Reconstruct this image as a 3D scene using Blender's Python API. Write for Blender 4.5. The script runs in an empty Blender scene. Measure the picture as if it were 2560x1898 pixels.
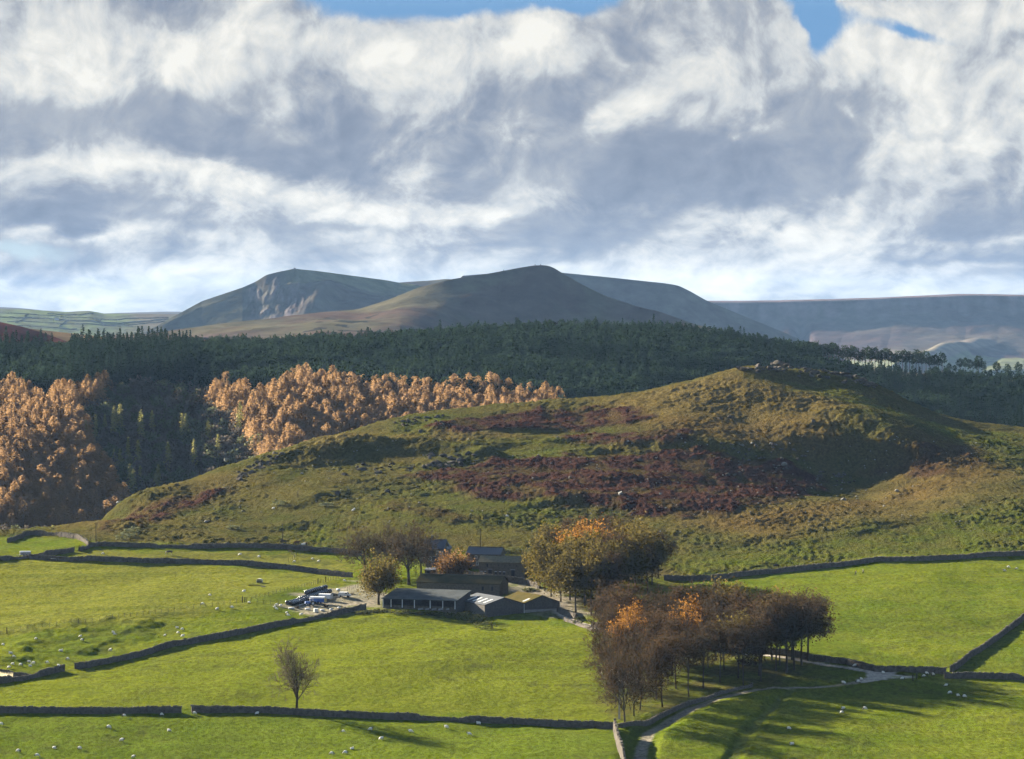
import bpy, bmesh, math, random
import numpy as np
from mathutils import Vector, Matrix, Euler

S = bpy.context.scene
COL = S.collection
R = math.radians
rnd = random.Random(7)
NR = np.random.RandomState(11)

# ------------------------------------------------------------------ camera
F = 8000.0            # focal length in pixels of the 2560 px wide photograph
ZC = 130.0            # camera height
PITCH = math.atan(149.0 / F)
cam = bpy.data.cameras.new('camera')
cam.sensor_width = 36.0
cam.lens = 36.0 * F / 2560.0
cam.clip_start = 1.0
cam.clip_end = 60000.0
camo = bpy.data.objects.new('camera', cam)
COL.objects.link(camo)
camo.location = (0, 0, ZC)
camo.rotation_euler = (R(90) - PITCH, 0, 0)
S.camera = camo
S.view_settings.view_transform = 'Standard'
S.view_settings.look = 'None'
S.view_settings.gamma = 1.0
S.view_settings.use_curve_mapping = False
S.view_settings.exposure = 3.2
S.cycles.max_bounces = 6
S.cycles.diffuse_bounces = 2
S.cycles.transmission_bounces = 4
S.cycles.transparent_max_bounces = 4
S.cycles.volume_bounces = 0
S.cycles.use_denoising = True
S.cycles.denoising_prefilter = "NONE"
S.cycles.denoising_input_passes = "RGB_ALBEDO_NORMAL"
S.cycles.sample_clamp_indirect = 4.0

# ------------------------------------------------------------------ sun
SUN_EL, SUN_AZ = 17.2, -42.0        # azimuth from +Y (view direction), negative = left
sun = bpy.data.lights.new('sun', 'SUN')
sun.energy = 5.0
sun.angle = R(0.5)
sun.color = (1.0, 0.90, 0.74)
suno = bpy.data.objects.new('sun', sun)
COL.objects.link(suno)
_a, _e = R(SUN_AZ), R(SUN_EL)
SUNV = Vector((math.sin(_a) * math.cos(_e), math.cos(_a) * math.cos(_e), math.sin(_e)))
suno.rotation_euler = SUNV.to_track_quat('Z', 'Y').to_euler()
suno.location = (-300, 400, 500)

# ------------------------------------------------------------------ sky
W = bpy.data.worlds.new('World')
S.world = W
W.use_nodes = True
W.cycles.sampling_method = 'MANUAL'
W.cycles.sample_map_resolution = 512


class NT:
    """small helper to write node trees"""
    def __init__(s, tree):
        s.t = tree
        s.n = tree.nodes
        s.l = tree.links

    def new(s, typ, **kw):
        n = s.n.new(typ)
        for k, v in kw.items():
            setattr(n, k, v)
        return n

    def put(s, sock, val):
        if isinstance(val, bpy.types.NodeSocket):
            s.l.new(val, sock)
        elif val is not None:
            sock.default_value = val

    def math(s, op, a, b=None, c=None, clamp=False):
        n = s.new('ShaderNodeMath', operation=op)
        n.use_clamp = clamp
        s.put(n.inputs[0], a)
        if b is not None:
            s.put(n.inputs[1], b)
        if c is not None:
            s.put(n.inputs[2], c)
        return n.outputs[0]

    def vmath(s, op, a, b=None):
        n = s.new('ShaderNodeVectorMath', operation=op)
        s.put(n.inputs[0], a)
        if b is not None:
            s.put(n.inputs[1], b)
        return n.outputs[1] if op in ('DOT_PRODUCT', 'LENGTH') else n.outputs[0]

    def noise(s, vec, scale=1.0, detail=4.0, rough=0.5, lac=2.0, dist=0.0, out='Fac', dim='3D'):
        n = s.new('ShaderNodeTexNoise')
        n.noise_dimensions = dim
        if vec is not None:
            s.put(n.inputs['Vector'], vec)
        s.put(n.inputs['Scale'], scale)
        s.put(n.inputs['Detail'], detail)
        s.put(n.inputs['Roughness'], rough)
        s.put(n.inputs['Lacunarity'], lac)
        s.put(n.inputs['Distortion'], dist)
        return n.outputs['Fac' if out == 'Fac' else 'Color']

    def rng(s, v, a, b, c=0.0, d=1.0, smooth=False, clamp=True):
        n = s.new('ShaderNodeMapRange')
        n.clamp = clamp
        if smooth:
            n.interpolation_type = 'SMOOTHSTEP'
        s.put(n.inputs[0], v)
        for i, q in enumerate((a, b, c, d)):
            s.put(n.inputs[1 + i], q)
        return n.outputs[0]

    def ramp(s, v, stops, interp='LINEAR'):
        n = s.new('ShaderNodeValToRGB')
        s.put(n.inputs[0], v)
        cr = n.color_ramp
        cr.interpolation = interp
        while len(cr.elements) < len(stops):
            cr.elements.new(0.5)
        for e, (p, c) in zip(cr.elements, stops):
            e.position = p
            e.color = (c[0], c[1], c[2], 1)
        return n.outputs[0]

    def mix(s, f, a, b, blend='MIX'):
        n = s.new('ShaderNodeMix')
        n.data_type = 'RGBA'
        n.blend_type = blend
        s.put(n.inputs[0], f)
        for i, q in ((6, a), (7, b)):
            if isinstance(q, (tuple, list)):
                q = (q[0], q[1], q[2], 1)
            s.put(n.inputs[i], q)
        return n.outputs[2]

    def comb(s, x, y, z=0.0):
        n = s.new('ShaderNodeCombineXYZ')
        s.put(n.inputs[0], x)
        s.put(n.inputs[1], y)
        s.put(n.inputs[2], z)
        return n.outputs[0]


def srgb(r, g, b):
    f = lambda c: (c / 12.92 if c <= 0.04045 else ((c + 0.055) / 1.055) ** 2.4)
    return (f(r / 255), f(g / 255), f(b / 255))


def build_sky():
    t = NT(W.node_tree)
    for n in list(t.n):
        t.n.remove(n)
    out = t.new('ShaderNodeOutputWorld')
    bg = t.new('ShaderNodeBackground')
    bg.inputs[1].default_value = 0.05
    t.l.new(bg.outputs[0], out.inputs[0])
    sk = t.new('ShaderNodeTexSky')
    sk.sky_type = 'NISHITA'
    sk.sun_disc = False
    sk.sun_elevation = R(SUN_EL)
    sk.sun_rotation = R(SUN_AZ)
    sk.altitude = 400
    sk.air_density = 1.0
    sk.dust_density = 0.6
    sk.ozone_density = 2.0
    tc = t.new('ShaderNodeTexCoord')
    sep = t.new('ShaderNodeSeparateXYZ')
    t.l.new(tc.outputs['Generated'], sep.inputs[0])
    X, Y, Z = sep.outputs
    hyp = t.math('SQRT', t.math('ADD', t.math('MULTIPLY', X, X), t.math('MULTIPLY', Y, Y)))
    el = t.math('ARCTAN2', Z, hyp)
    az = t.math('ARCTAN2', X, Y)
    # units: about the photograph's pixels / 100 (0 = straight ahead, on the horizon)
    K = F / 100.0
    a = t.math('MULTIPLY', az, K)
    e = t.math('MULTIPLY', el, K)
    # clouds flatten into bands towards the horizon
    ee = t.math('MULTIPLY', t.math('LOGARITHM', t.math('MAXIMUM', t.math('ADD', e, 3.4), 0.05), math.e), 5.4)
    p = t.comb(a, e)                      # layout space
    q0 = t.comb(t.math('MULTIPLY', a, 0.60), ee)   # noise space
    # domain warp for the layout and for curled edges
    wz = t.noise(q0, 0.42, 7, 0.55, out='Color', dim='2D')
    wq = t.vmath('SUBTRACT', t.noise(q0, 0.55, 2, 0.45, out='Color', dim='2D'), (0.5, 0.5, 0.5))
    wv = t.vmath('SUBTRACT', wz, (0.5, 0.5, 0.5))
    q = t.vmath('ADD', q0, t.vmath('MULTIPLY', wq, (1.0, 0.75, 0.0)))
    qr = t.new('ShaderNodeMapping', vector_type='POINT')
    t.put(qr.inputs[0], q)
    qr.inputs[2].default_value = (0, 0, R(34))
    q = qr.outputs[0]
    pw = t.vmath('ADD', p, t.vmath('MULTIPLY', wv, (2.9, 1.4, 0.0)))

    def blob(u, v, ru, rv, rot=0.0):
        m = t.new('ShaderNodeMapping', vector_type='TEXTURE')
        t.put(m.inputs[0], pw)
        m.inputs[1].default_value = ((u - 1280) / 100, (800 - v) / 100, 0)
        m.inputs[2].default_value = (0, 0, R(rot))
        m.inputs[3].default_value = (ru * 1.55 / 100, rv * 1.55 / 100, 1)
        g = t.new('ShaderNodeTexGradient', gradient_type='QUADRATIC_SPHERE')
        t.l.new(m.outputs[0], g.inputs[0])
        return g.outputs['Fac']

    def total(lst, start):
        acc = start
        for (w, *b) in lst:
            acc = t.math('MULTIPLY_ADD', blob(*b), w, acc)
        return acc

    light = [  # weight, u, v, ru, rv, rot  (photograph pixels)
        (-.74, 140, 310, 310, 88), (-.52, 480, 300, 240, 90, -22), (-.55, 640, 370, 300, 70, -10), (-.30, 650, 90, 170, 70),
        (-.25, 400, 60, 150, 60), (-.40, 900, 330, 160, 110), (-.75, 1590, 110, 75, 62, -30),
        (-.50, 1330, 260, 150, 120), (-.80, 1620, 410, 480, 100), (-.65, 2060, 330, 230, 150), (-.25, 1840, 60, 140, 80, -50),
        (-.40, 2000, 470, 420, 60), (-.52, 240, 505, 360, 44), (-.55, 800, 552, 560, 36), (-.62, 1480, 580, 380, 56),
        (-.38, 1100, 470, 340, 50), (-.42, 2420, 560, 340, 55), (-.45, 2400, 655, 380, 18), (-.30, 1150, 610, 700, 14), (-.45, 1905, 560, 50, 50),
        (-.25, 60, 690, 110, 30), (-.22, 2150, 690, 500, 14), (-.25, 700, 650, 520, 12), (-.3, 2250, 250, 120, 80),
        (.50, 330, 160, 420, 130, -15), (.45, 800, 110, 330, 110), (.50, 1040, 190, 240, 150), (.80, 1340, 110, 150, 100),
        (.62, 1560, 275, 190, 68), (.35, 1800, 210, 190, 100), (.55, 2230, 170, 300, 110, -15), (.50, 2480, 120, 200, 260),
        (.45, 2420, 340, 230, 80, -25), (.80, 420, 425, 470, 42, -4), (.70, 820, 500, 280, 40, -10), (.30, 1050, 420, 200, 40),
        (.45, 250, 585, 350, 30), (.68, 1950, 575, 240, 85, -12), (.55, 2500, 605, 140, 24), (.6, 1248, 537, 34, 26),
        (.42, 1120, 535, 60, 30), (.40, 500, 690, 420, 30), (.45, 1650, 690, 700, 34), (.34, 1900, 730, 1100, 30), (.3, 230, 735, 400, 24),
        (.5, 1050, 150, 40, 40), (.5, 1820, 350, 40, 30), (.5, 2130, 300, 50, 40), (.45, 240, 230, 90, 50), (.4, 1300, 350, 60, 30)]
    brt = [b for b in light if b[0] > 0]
    drk = [(-b[0],) + b[1:] for b in light if b[0] < 0]
    B = total(brt, 0.0)
    D = total(drk, 0.0)
    n1 = t.noise(q, 0.42, 8, 0.56, dim='2D')
    n1b = t.noise(t.vmath('ADD', q, (-0.22, 0.03, 0.0)), 0.42, 8, 0.56, dim='2D')
    rel = t.math('SUBTRACT', n1, n1b)                      # relief: bright towards the sun
    n2 = t.noise(q, 1.5, 7, 0.6, dim='2D')
    dd = t.rng(e, 0.3, 2.2, 0.45, 1.0, smooth=True)        # softer low down
    n1c = t.math('SUBTRACT', n1, 0.5)
    n2c = t.math('MULTIPLY', t.math('SUBTRACT', n2, 0.5), dd)
    # sunlit cloud
    L = t.math('MULTIPLY_ADD', B, 0.60, 0.51)
    L = t.math('MULTIPLY_ADD', t.math('MULTIPLY', rel, dd), 2.3, L)
    L = t.math('MULTIPLY_ADD', n1c, 0.8, L)
    L = t.math('MULTIPLY_ADD', n2c, 0.30, L)
    # shaded bases with ragged edges
    M = t.math('MULTIPLY_ADD', B, -0.7, t.math('MULTIPLY', D, 1.25))
    M = t.math('MULTIPLY_ADD', n1c, -1.1, M)
    M = t.math('MULTIPLY_ADD', n2c, -0.50, M)
    lowb = t.rng(e, 0.1, 2.1, 1.0, 0.0, smooth=True)
    M = t.math('MULTIPLY_ADD', lowb, -0.10, M)
    L = t.math('MULTIPLY_ADD', lowb, 0.08, L)
    M = t.rng(M, -0.08, 0.46, smooth=True)
    Ld = t.math('MULTIPLY_ADD', t.math('ADD', n1c, rel), 0.7, 0.30)
    mx = t.new('ShaderNodeMix')
    t.put(mx.inputs[0], M); t.put(mx.inputs[2], L); t.put(mx.inputs[3], Ld)
    L = mx.outputs[0]
    ccol = t.ramp(L, [
        (0.0, srgb(118, 132, 154)), (0.24, srgb(147, 158, 176)), (0.45, srgb(180, 186, 194)), (0.62, srgb(210, 214, 216)),
        (0.80, srgb(234, 234, 229)), (1.0, srgb(253, 251, 243))])
    blue = [(1.7, 1070, -25, 360, 120, 3), (1.5, 1450, -30, 200, 90), (.7, 1700, -30, 90, 40), (1.25, 2030, 60, 100, 150, 22), (.85, 2260, 85, 230, 52, -8), (.6, 1930, -20, 200, 60),
            (.62, 40, 625, 210, 60), (.3, 330, 650, 150, 30)]
    bm = total(blue, t.math('MULTIPLY_ADD', t.math('SUBTRACT', n1, 0.5), -0.9, -0.16))
    bm = t.math('MULTIPLY_ADD', t.math('SUBTRACT', n2, 0.5), -0.3, bm)
    # above the frame the cloud breaks up into blue sky
    high = t.rng(e, 9.0, 18.0, 0.0, 0.50, smooth=True)
    bm = t.math('ADD', bm, high)
    bm = t.rng(bm, 0.16, 0.46, smooth=True)
    # pale clear air low down
    pale = t.mix(t.rng(e, 1.0, 5.0, smooth=True), srgb(205, 222, 226), srgb(124, 172, 220))
    skys = t.mix(1.0, sk.outputs[0], (1, 1, 1), 'MULTIPLY')
    ex = 2.0 ** S.view_settings.exposure
    CS = 1.0 / (0.05 * ex)
    palev = t.vmath('SCALE', pale)
    palev.node.inputs['Scale'].default_value = CS * 0.86
    clear = t.mix(t.rng(e, 7.5, 14.0, smooth=True), palev, skys)
    cloud = t.vmath('SCALE', ccol)
    cloud.node.inputs['Scale'].default_value = CS * 0.93
    # clouds above the frame are dimmed to lower the ambient light
    fade = t.rng(e, 8.0, 30.0, 1.0, 0.40, smooth=True)
    cl2 = t.vmath('SCALE', cloud)
    t.put(cl2.node.inputs['Scale'], fade)
    col = t.mix(bm, cl2, clear)
    t.l.new(col, bg.inputs[0])


build_sky()

# ================================================================== helpers: noise, projection, meshes
_cp, _sp = math.cos(PITCH), math.sin(PITCH)


def rayxz(u, v):
    """slope of the view ray through a photograph pixel: dx/dy, dz/dy"""
    a = (np.asarray(u, float) - 1280.0) / F
    b = -(np.asarray(v, float) - 949.0) / F
    dy = _cp + b * _sp
    dz = -_sp + b * _cp
    return a / dy, dz / dy


def P(u, v, d):
    a, b = rayxz(u, v)
    return np.stack([a * d, np.broadcast_to(np.asarray(d, float), np.shape(a)), ZC + b * d], -1)


def proj(x, y, z):
    x, y, z = np.asarray(x, float), np.asarray(y, float), np.asarray(z, float) - ZC
    cy = y * _cp - z * _sp
    cz = y * _sp + z * _cp
    return 1280 + F * x / cy, 949 - F * cz / cy


def _hash(ix, iy, seed):
    h = (ix.astype(np.int64) * 374761393 + iy.astype(np.int64) * 668265263 + seed * 1442695041) & 0xffffffff
    h = ((h ^ (h >> 13)) * 1274126177) & 0xffffffff
    return (h ^ (h >> 16)) & 0xffffffff


def perlin(x, y, seed=0):
    x0, y0 = np.floor(x), np.floor(y)
    fx, fy = x - x0, y - y0
    ix, iy = x0.astype(np.int64), y0.astype(np.int64)
    ux, uy = fx * fx * fx * (fx * (fx * 6 - 15) + 10), fy * fy * fy * (fy * (fy * 6 - 15) + 10)

    def g(dx, dy):
        a = _hash(ix + dx, iy + dy, seed) * (2 * math.pi / 4294967296.0)
        return np.cos(a) * (fx - dx) + np.sin(a) * (fy - dy)
    a = g(0, 0) * (1 - ux) + g(1, 0) * ux
    b = g(0, 1) * (1 - ux) + g(1, 1) * ux
    return (a * (1 - uy) + b * uy) * 1.5


def fbm(x, y, oct=4, seed=0, gain=0.5):
    r, a = 0.0, 1.0
    for i in range(oct):
        r = r + a * perlin(x, y, seed + i * 17)
        x, y, a = x * 2.03 + 5.1, y * 2.03 - 3.7, a * gain
    return r


def sstep(a, b, x):
    t = np.clip((x - a) / (b - a), 0, 1)
    return t * t * (3 - 2 * t)


class TPS:
    def __init__(s, pts, z, lam=0.0):
        s.c = np.asarray(pts, float)
        n = len(s.c)
        A = np.zeros((n + 3, n + 3))
        A[:n, :n] = s._k(s.c, s.c) + lam * np.eye(n)
        A[:n, n] = 1
        A[:n, n + 1:] = s.c
        A[n:, :n] = A[:n, n:].T
        s.w = np.linalg.solve(A, np.concatenate([z, [0, 0, 0]]))

    @staticmethod
    def _k(a, b):
        d2 = ((a[:, None, :] - b[None, :, :]) ** 2).sum(-1)
        return 0.5 * d2 * np.log(d2 + 1e-9)

    def __call__(s, x, y):
        sh = np.shape(x)
        q = np.stack([np.ravel(x), np.ravel(y)], -1)
        o = np.empty(len(q))
        n = len(s.c)
        for i in range(0, len(q), 20000):
            c = q[i:i + 20000]
            o[i:i + 20000] = s._k(c, s.c) @ s.w[:n] + s.w[n] + c @ s.w[n + 1:]
        return o.reshape(sh)


def seg_dist(x, y, pl):
    """distance to a polyline, signed (+ on the left of its direction) and the position along it 0..1"""
    pl = np.asarray(pl, float)
    L = np.concatenate([[0], np.cumsum(np.hypot(*np.diff(pl[:, :2], axis=0).T))])
    best = np.full(np.shape(x), 1e9)
    sg = np.zeros(np.shape(x))
    tt = np.zeros(np.shape(x))
    for i in range(len(pl) - 1):
        ax, ay = pl[i, :2]
        bx, by = pl[i + 1, :2]
        dx, dy = bx - ax, by - ay
        l2 = dx * dx + dy * dy + 1e-9
        t = np.clip(((x - ax) * dx + (y - ay) * dy) / l2, 0, 1)
        px, py = x - ax - t * dx, y - ay - t * dy
        d = np.hypot(px, py)
        m = d < best
        best = np.where(m, d, best)
        sg = np.where(m, np.sign(dx * py - dy * px), sg)
        tt = np.where(m, (L[i] + t * math.sqrt(l2)) / L[-1], tt)
    return best, best * sg, tt


def inpoly(x, y, poly):
    x, y = np.asarray(x, float), np.asarray(y, float)
    r = np.zeros(x.shape, bool)
    n = len(poly)
    for i in range(n):
        x1, y1 = poly[i]
        x2, y2 = poly[(i + 1) % n]
        c = ((y1 > y) != (y2 > y)) & (x < (x2 - x1) * (y - y1) / (y2 - y1 + 1e-12) + x1)
        r ^= c
    return r


def softpoly(x, y, poly, soft):
    """1 inside, falling to 0 over 'soft' around the outline"""
    pl = list(poly) + [poly[0]]
    d, _, _ = seg_dist(x, y, pl)
    s = np.where(inpoly(x, y, poly), d, -d)
    return sstep(-soft, soft, s)


def link(name, me, parent=None):
    o = bpy.data.objects.new(name, me)
    COL.objects.link(o)
    if parent is not None:
        o.parent = parent
    return o


def mesh_np(name, V, Fq, mats=(), midx=None, smooth=False, attrs=None):
    V = np.ascontiguousarray(V, np.float32)
    Fq = np.ascontiguousarray(Fq, np.int32)
    me = bpy.data.meshes.new(name)
    k = Fq.shape[1]
    me.vertices.add(len(V))
    me.vertices.foreach_set('co', V.ravel())
    me.loops.add(Fq.size)
    me.loops.foreach_set('vertex_index', Fq.ravel())
    me.polygons.add(len(Fq))
    me.polygons.foreach_set('loop_start', np.arange(0, Fq.size, k, dtype=np.int32))
    me.polygons.foreach_set('loop_total', np.full(len(Fq), k, np.int32))
    if midx is not None:
        me.polygons.foreach_set('material_index', np.ascontiguousarray(midx, np.int32))
    me.polygons.foreach_set('use_smooth', np.full(len(Fq), smooth))
    for n, (typ, dat) in (attrs or {}).items():
        at = me.attributes.new(n, typ, 'POINT')
        if typ == 'FLOAT_COLOR':
            at.data.foreach_set('color', np.ascontiguousarray(dat, np.float32).ravel())
        else:
            at.data.foreach_set('value', np.ascontiguousarray(dat, np.float32).ravel())
    for m in mats:
        me.materials.append(m)
    me.update(calc_edges=True)
    return me


def gridfaces(nr, nc):
    i = np.arange(nr * nc).reshape(nr, nc)
    return np.stack([i[:-1, :-1], i[:-1, 1:], i[1:, 1:], i[1:, :-1]], -1).reshape(-1, 4)


def tag(o, label=None, cat=None, group=None, kind=None):
    if label:
        o['label'] = label
    if cat:
        o['category'] = cat
    if group:
        o['group'] = group
    if cat and not kind:
        kind = 'thing'
    if kind:
        o['kind'] = kind
    return o


def empty(name, loc=(0, 0, 0), rz=0.0):
    o = bpy.data.objects.new(name, None)
    COL.objects.link(o)
    o.location = loc
    o.rotation_euler = (0, 0, rz)
    o.empty_display_size = 0.5
    return o


class MB:
    """collects boxes, prisms and tubes into one mesh"""
    def __init__(s):
        s.v, s.f, s.m = [], [], []

    def add(s, vs, fs, m=0):
        n = len(s.v)
        s.v += [tuple(p) for p in vs]
        s.f += [tuple(i + n for i in f) for f in fs]
        s.m += [m] * len(fs)

    def box(s, c, size, rz=0.0, m=0, taper=1.0, jit=0.0, tilt=0.0):
        hx, hy, hz = size[0] / 2, size[1] / 2, size[2] / 2
        cr, sr = math.cos(rz), math.sin(rz)
        vs = []
        for z in (-1, 1):
            k = taper if z > 0 else 1.0
            for x, y in ((-1, -1), (1, -1), (1, 1), (-1, 1)):
                px, py, pz = x * hx * k, y * hy * k, z * hz + x * hx * tilt
                if jit:
                    px += rnd.uniform(-jit, jit)
                    py += rnd.uniform(-jit, jit)
                    pz += rnd.uniform(-jit, jit)
                vs.append((c[0] + px * cr - py * sr, c[1] + px * sr + py * cr, c[2] + pz))
        s.add(vs, [(0, 3, 2, 1), (4, 5, 6, 7), (0, 1, 5, 4), (1, 2, 6, 5), (2, 3, 7, 6), (3, 0, 4, 7)], m)

    def tube(s, p0, p1, r0, r1=None, n=5, m=0, caps=True):
        r1 = r0 if r1 is None else r1
        p0, p1 = Vector(p0), Vector(p1)
        d = (p1 - p0)
        if d.length < 1e-6:
            return
        d.normalize()
        a = d.orthogonal().normalized()
        b = d.cross(a)
        vs = []
        for p, r in ((p0, r0), (p1, r1)):
            for i in range(n):
                t = 2 * math.pi * i / n
                vs.append(p + a * (r * math.cos(t)) + b * (r * math.sin(t)))
        fs = [(i, (i + 1) % n, n + (i + 1) % n, n + i) for i in range(n)]
        if caps:
            fs += [tuple(range(n - 1, -1, -1)), tuple(range(n, 2 * n))]
        s.add(vs, fs, m)

    def quad(s, a, b, c, d, m=0):
        s.add([a, b, c, d], [(0, 1, 2, 3)], m)

    def poly(s, pts, m=0):
        s.add(pts, [tuple(range(len(pts)))], m)

    def slab(s, pts, t, m=0):
        """thick plate: polygon pts (counter-clockwise seen from outside) given thickness t inwards along its normal"""
        pts = [Vector(p) for p in pts]
        n = (pts[1] - pts[0]).cross(pts[2] - pts[0]).normalized()
        k = len(pts)
        s.add(pts + [p - n * t for p in pts], [tuple(range(k)), tuple(range(2 * k - 1, k - 1, -1))] +
              [(i, k + i, k + (i + 1) % k, (i + 1) % k) for i in range(k)], m)

    def mesh(s, name, mats, smooth=False):
        me = bpy.data.meshes.new(name)
        me.from_pydata(s.v, [], s.f)
        for mm in (mats if isinstance(mats, (list, tuple)) else [mats]):
            me.materials.append(mm)
        me.polygons.foreach_set('material_index', s.m)
        if smooth:
            me.polygons.foreach_set('use_smooth', [True] * len(s.f))
        me.update()
        return me

    def build(s, name, mats, parent=None, smooth=False):
        return link(name, s.mesh(name, mats, smooth), parent)


# ================================================================== materials
def newmat(name):
    m = bpy.data.materials.new(name)
    m.use_nodes = True
    t = NT(m.node_tree)
    for n in list(t.n):
        t.n.remove(n)
    out = t.new('ShaderNodeOutputMaterial')
    return m, t, out


def bsdf(t, out, col, rough=0.9, bump=None, bstr=0.5, bdist=0.1, sheen=0.0, spec=0.2, metal=0.0, sheen_tint=None):
    b = t.new('ShaderNodeBsdfPrincipled')
    t.put(b.inputs['Base Color'], col if isinstance(col, bpy.types.NodeSocket) else (*col, 1))
    t.put(b.inputs['Roughness'], rough)
    b.inputs['Specular IOR Level'].default_value = spec
    b.inputs['Metallic'].default_value = metal
    if sheen:
        b.inputs['Sheen Weight'].default_value = sheen
        b.inputs['Sheen Roughness'].default_value = 0.5
        if sheen_tint is not None:
            t.put(b.inputs['Sheen Tint'], sheen_tint if isinstance(sheen_tint, bpy.types.NodeSocket) else (*sheen_tint, 1))
    if bump is not None:
        n = t.new('ShaderNodeBump')
        n.inputs['Strength'].default_value = bstr
        n.inputs['Distance'].default_value = bdist
        t.put(n.inputs['Height'], bump)
        t.l.new(n.outputs[0], b.inputs['Normal'])
    t.l.new(b.outputs[0], out.inputs[0])
    return b


def pos(t):
    return t.new('ShaderNodeNewGeometry').outputs['Position']


def simple(name, c0, c1, scale=1.0, rough=0.85, bump=0.0, detail=5, spec=0.2, metal=0.0, obj=True):
    if rough >= 0.8 and spec == 0.2:
        spec = 0.0
    m, t, out = newmat(name)
    v = t.new('ShaderNodeTexCoord').outputs['Object'] if obj else pos(t)
    n = t.noise(v, scale, detail, 0.6)
    c = t.mix(t.rng(n, 0.3, 0.7), c0, c1)
    bsdf(t, out, c, rough, n if bump else None, 0.7, bump, spec=spec, metal=metal)
    return m


def leafmat(name, c0, c1, c2, transl=0.45, patch=0.1):
    """foliage: hue drifts from plant to plant and from leaf to leaf; light passes through"""
    m, t, out = newmat(name)
    g = t.new('ShaderNodeNewGeometry')
    n = t.noise(g.outputs['Position'], patch, 2, 0.5)
    c = t.mix(t.rng(n, 0.32, 0.68), c0, c1)
    c = t.mix(t.math('MULTIPLY', g.outputs['Random Per Island'], 0.75), c, c2)
    oi = t.new('ShaderNodeObjectInfo')
    c = t.mix(t.rng(oi.outputs['Random'], 0, 1, 0.0, 0.5), c, tuple(k * 0.62 for k in c1))
    d = t.new('ShaderNodeBsdfDiffuse')
    t.l.new(c, d.inputs[0])
    tr = t.new('ShaderNodeBsdfTranslucent')
    t.l.new(c, tr.inputs[0])
    mx = t.new('ShaderNodeMixShader')
    mx.inputs[0].default_value = transl
    t.l.new(d.outputs[0], mx.inputs[1])
    t.l.new(tr.outputs[0], mx.inputs[2])
    t.l.new(mx.outputs[0], out.inputs[0])
    return m

# ================================================================== near ground: fields and the rough hill
def plane_z(d):
    return ZC - 130.5 + 0.05 * d


_cp_pts, _cp_z = [], []


def ctl(u, v, d):
    p = P(u, v, d)
    _cp_pts.append((p[0], p[1]))
    _cp_z.append(p[2])


for d in (560, 640, 720, 800, 880, 960, 1030):
    for s_ in (-0.20, -0.12, -0.04, 0.04, 0.12, 0.20):
        _cp_pts.append((s_ * d, d))
        _cp_z.append(plane_z(d))
for row in [
    (-160, 1372, 1070), (0, 1346, 1108), (120, 1340, 1115), (130, 1322, 1150), (-160, 1345, 1150),
    (300, 1320, 1115), (300, 1254, 1230), (505, 1310, 1140), (505, 1245, 1215), (505, 1187, 1290),
    (646, 1310, 1130), (646, 1240, 1200), (646, 1175, 1290), (646, 1150, 1330),
    (800, 1330, 1105), (800, 1250, 1190), (800, 1165, 1285), (800, 1100, 1365),
    (966, 1340, 1095), (966, 1250, 1185), (966, 1160, 1285), (966, 1090, 1360), (966, 1057, 1400),
    (1139, 1350, 1085), (1139, 1270, 1155), (1139, 1170, 1258), (1139, 1100, 1330), (1139, 1050, 1385), (1139, 1023, 1415),
    (1400, 1370, 1070), (1400, 1280, 1150), (1400, 1180, 1250), (1400, 1090, 1345), (1400, 1035, 1395), (1400, 1005, 1425),
    (1687, 1390, 1050), (1687, 1300, 1130), (1687, 1200, 1225), (1687, 1100, 1318), (1687, 1025, 1372), (1687, 975, 1408), (1687, 960, 1425),
    (1900, 1380, 1060), (1900, 1280, 1145), (1900, 1160, 1268), (1900, 1060, 1345), (1900, 975, 1392), (1900, 925, 1420), (1900, 915, 1432),
    (2187, 1370, 1068), (2187, 1310, 1118), (2187, 1230, 1205), (2187, 1130, 1290), (2187, 990, 1420), (2187, 962, 1455), (2046, 955, 1430), (2046, 930, 1458), (2000, 970, 1420), (2090, 1001, 1385), (2180, 1036, 1355), (2280, 1075, 1325), (2280, 1030, 1410), (2280, 1006, 1455),
    (2354, 1360, 1078), (2354, 1300, 1125), (2354, 1200, 1235), (2354, 1110, 1325), (2354, 1055, 1410), (2354, 1033, 1455),
    (2560, 1355, 1083), (2560, 1300, 1130), (2560, 1220, 1230), (2560, 1130, 1340), (2560, 1085, 1420), (2560, 1068, 1465),
    (2760, 1370, 1080), (2760, 1280, 1150), (2760, 1170, 1320), (2760, 1120, 1465)]:
    ctl(*row)
# ground falls away behind the crest
for (u, v, d) in [(-160, 1345, 1150), (130, 1322, 1150), (300, 1254, 1230), (505, 1187, 1290), (646, 1150, 1330), (800, 1100, 1365), (966, 1057, 1400),
                  (1139, 1023, 1415), (1400, 1005, 1425), (1687, 960, 1425), (1900, 915, 1432), (2046, 930, 1458), (2187, 962, 1455), (2354, 1033, 1455), (2560, 1068, 1465), (2760, 1120, 1465)]:
    p = P(u, v, d)
    for dd, fall in ((55, 0.22), (110, 0.36)):
        _cp_pts.append((p[0] * (d + dd) / d, d + dd))
        _cp_z.append(max(p[2] - fall * dd - 3, ZC - 128))
NEAR = TPS(_cp_pts, np.array(_cp_z), 40.0)

GS = np.linspace(-0.186, 0.186, 700)
GY = np.concatenate([np.linspace(560, 690, 40, endpoint=False), np.linspace(690, 1100, 300, endpoint=False), np.linspace(1100, 1460, 330, endpoint=False), np.linspace(1460, 1680, 64)])
gs, gy = np.meshgrid(GS, GY)
gx = gs * gy
_cs = np.linspace(-0.186, 0.186, 176)
BASE = NEAR(gx, gy)


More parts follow.
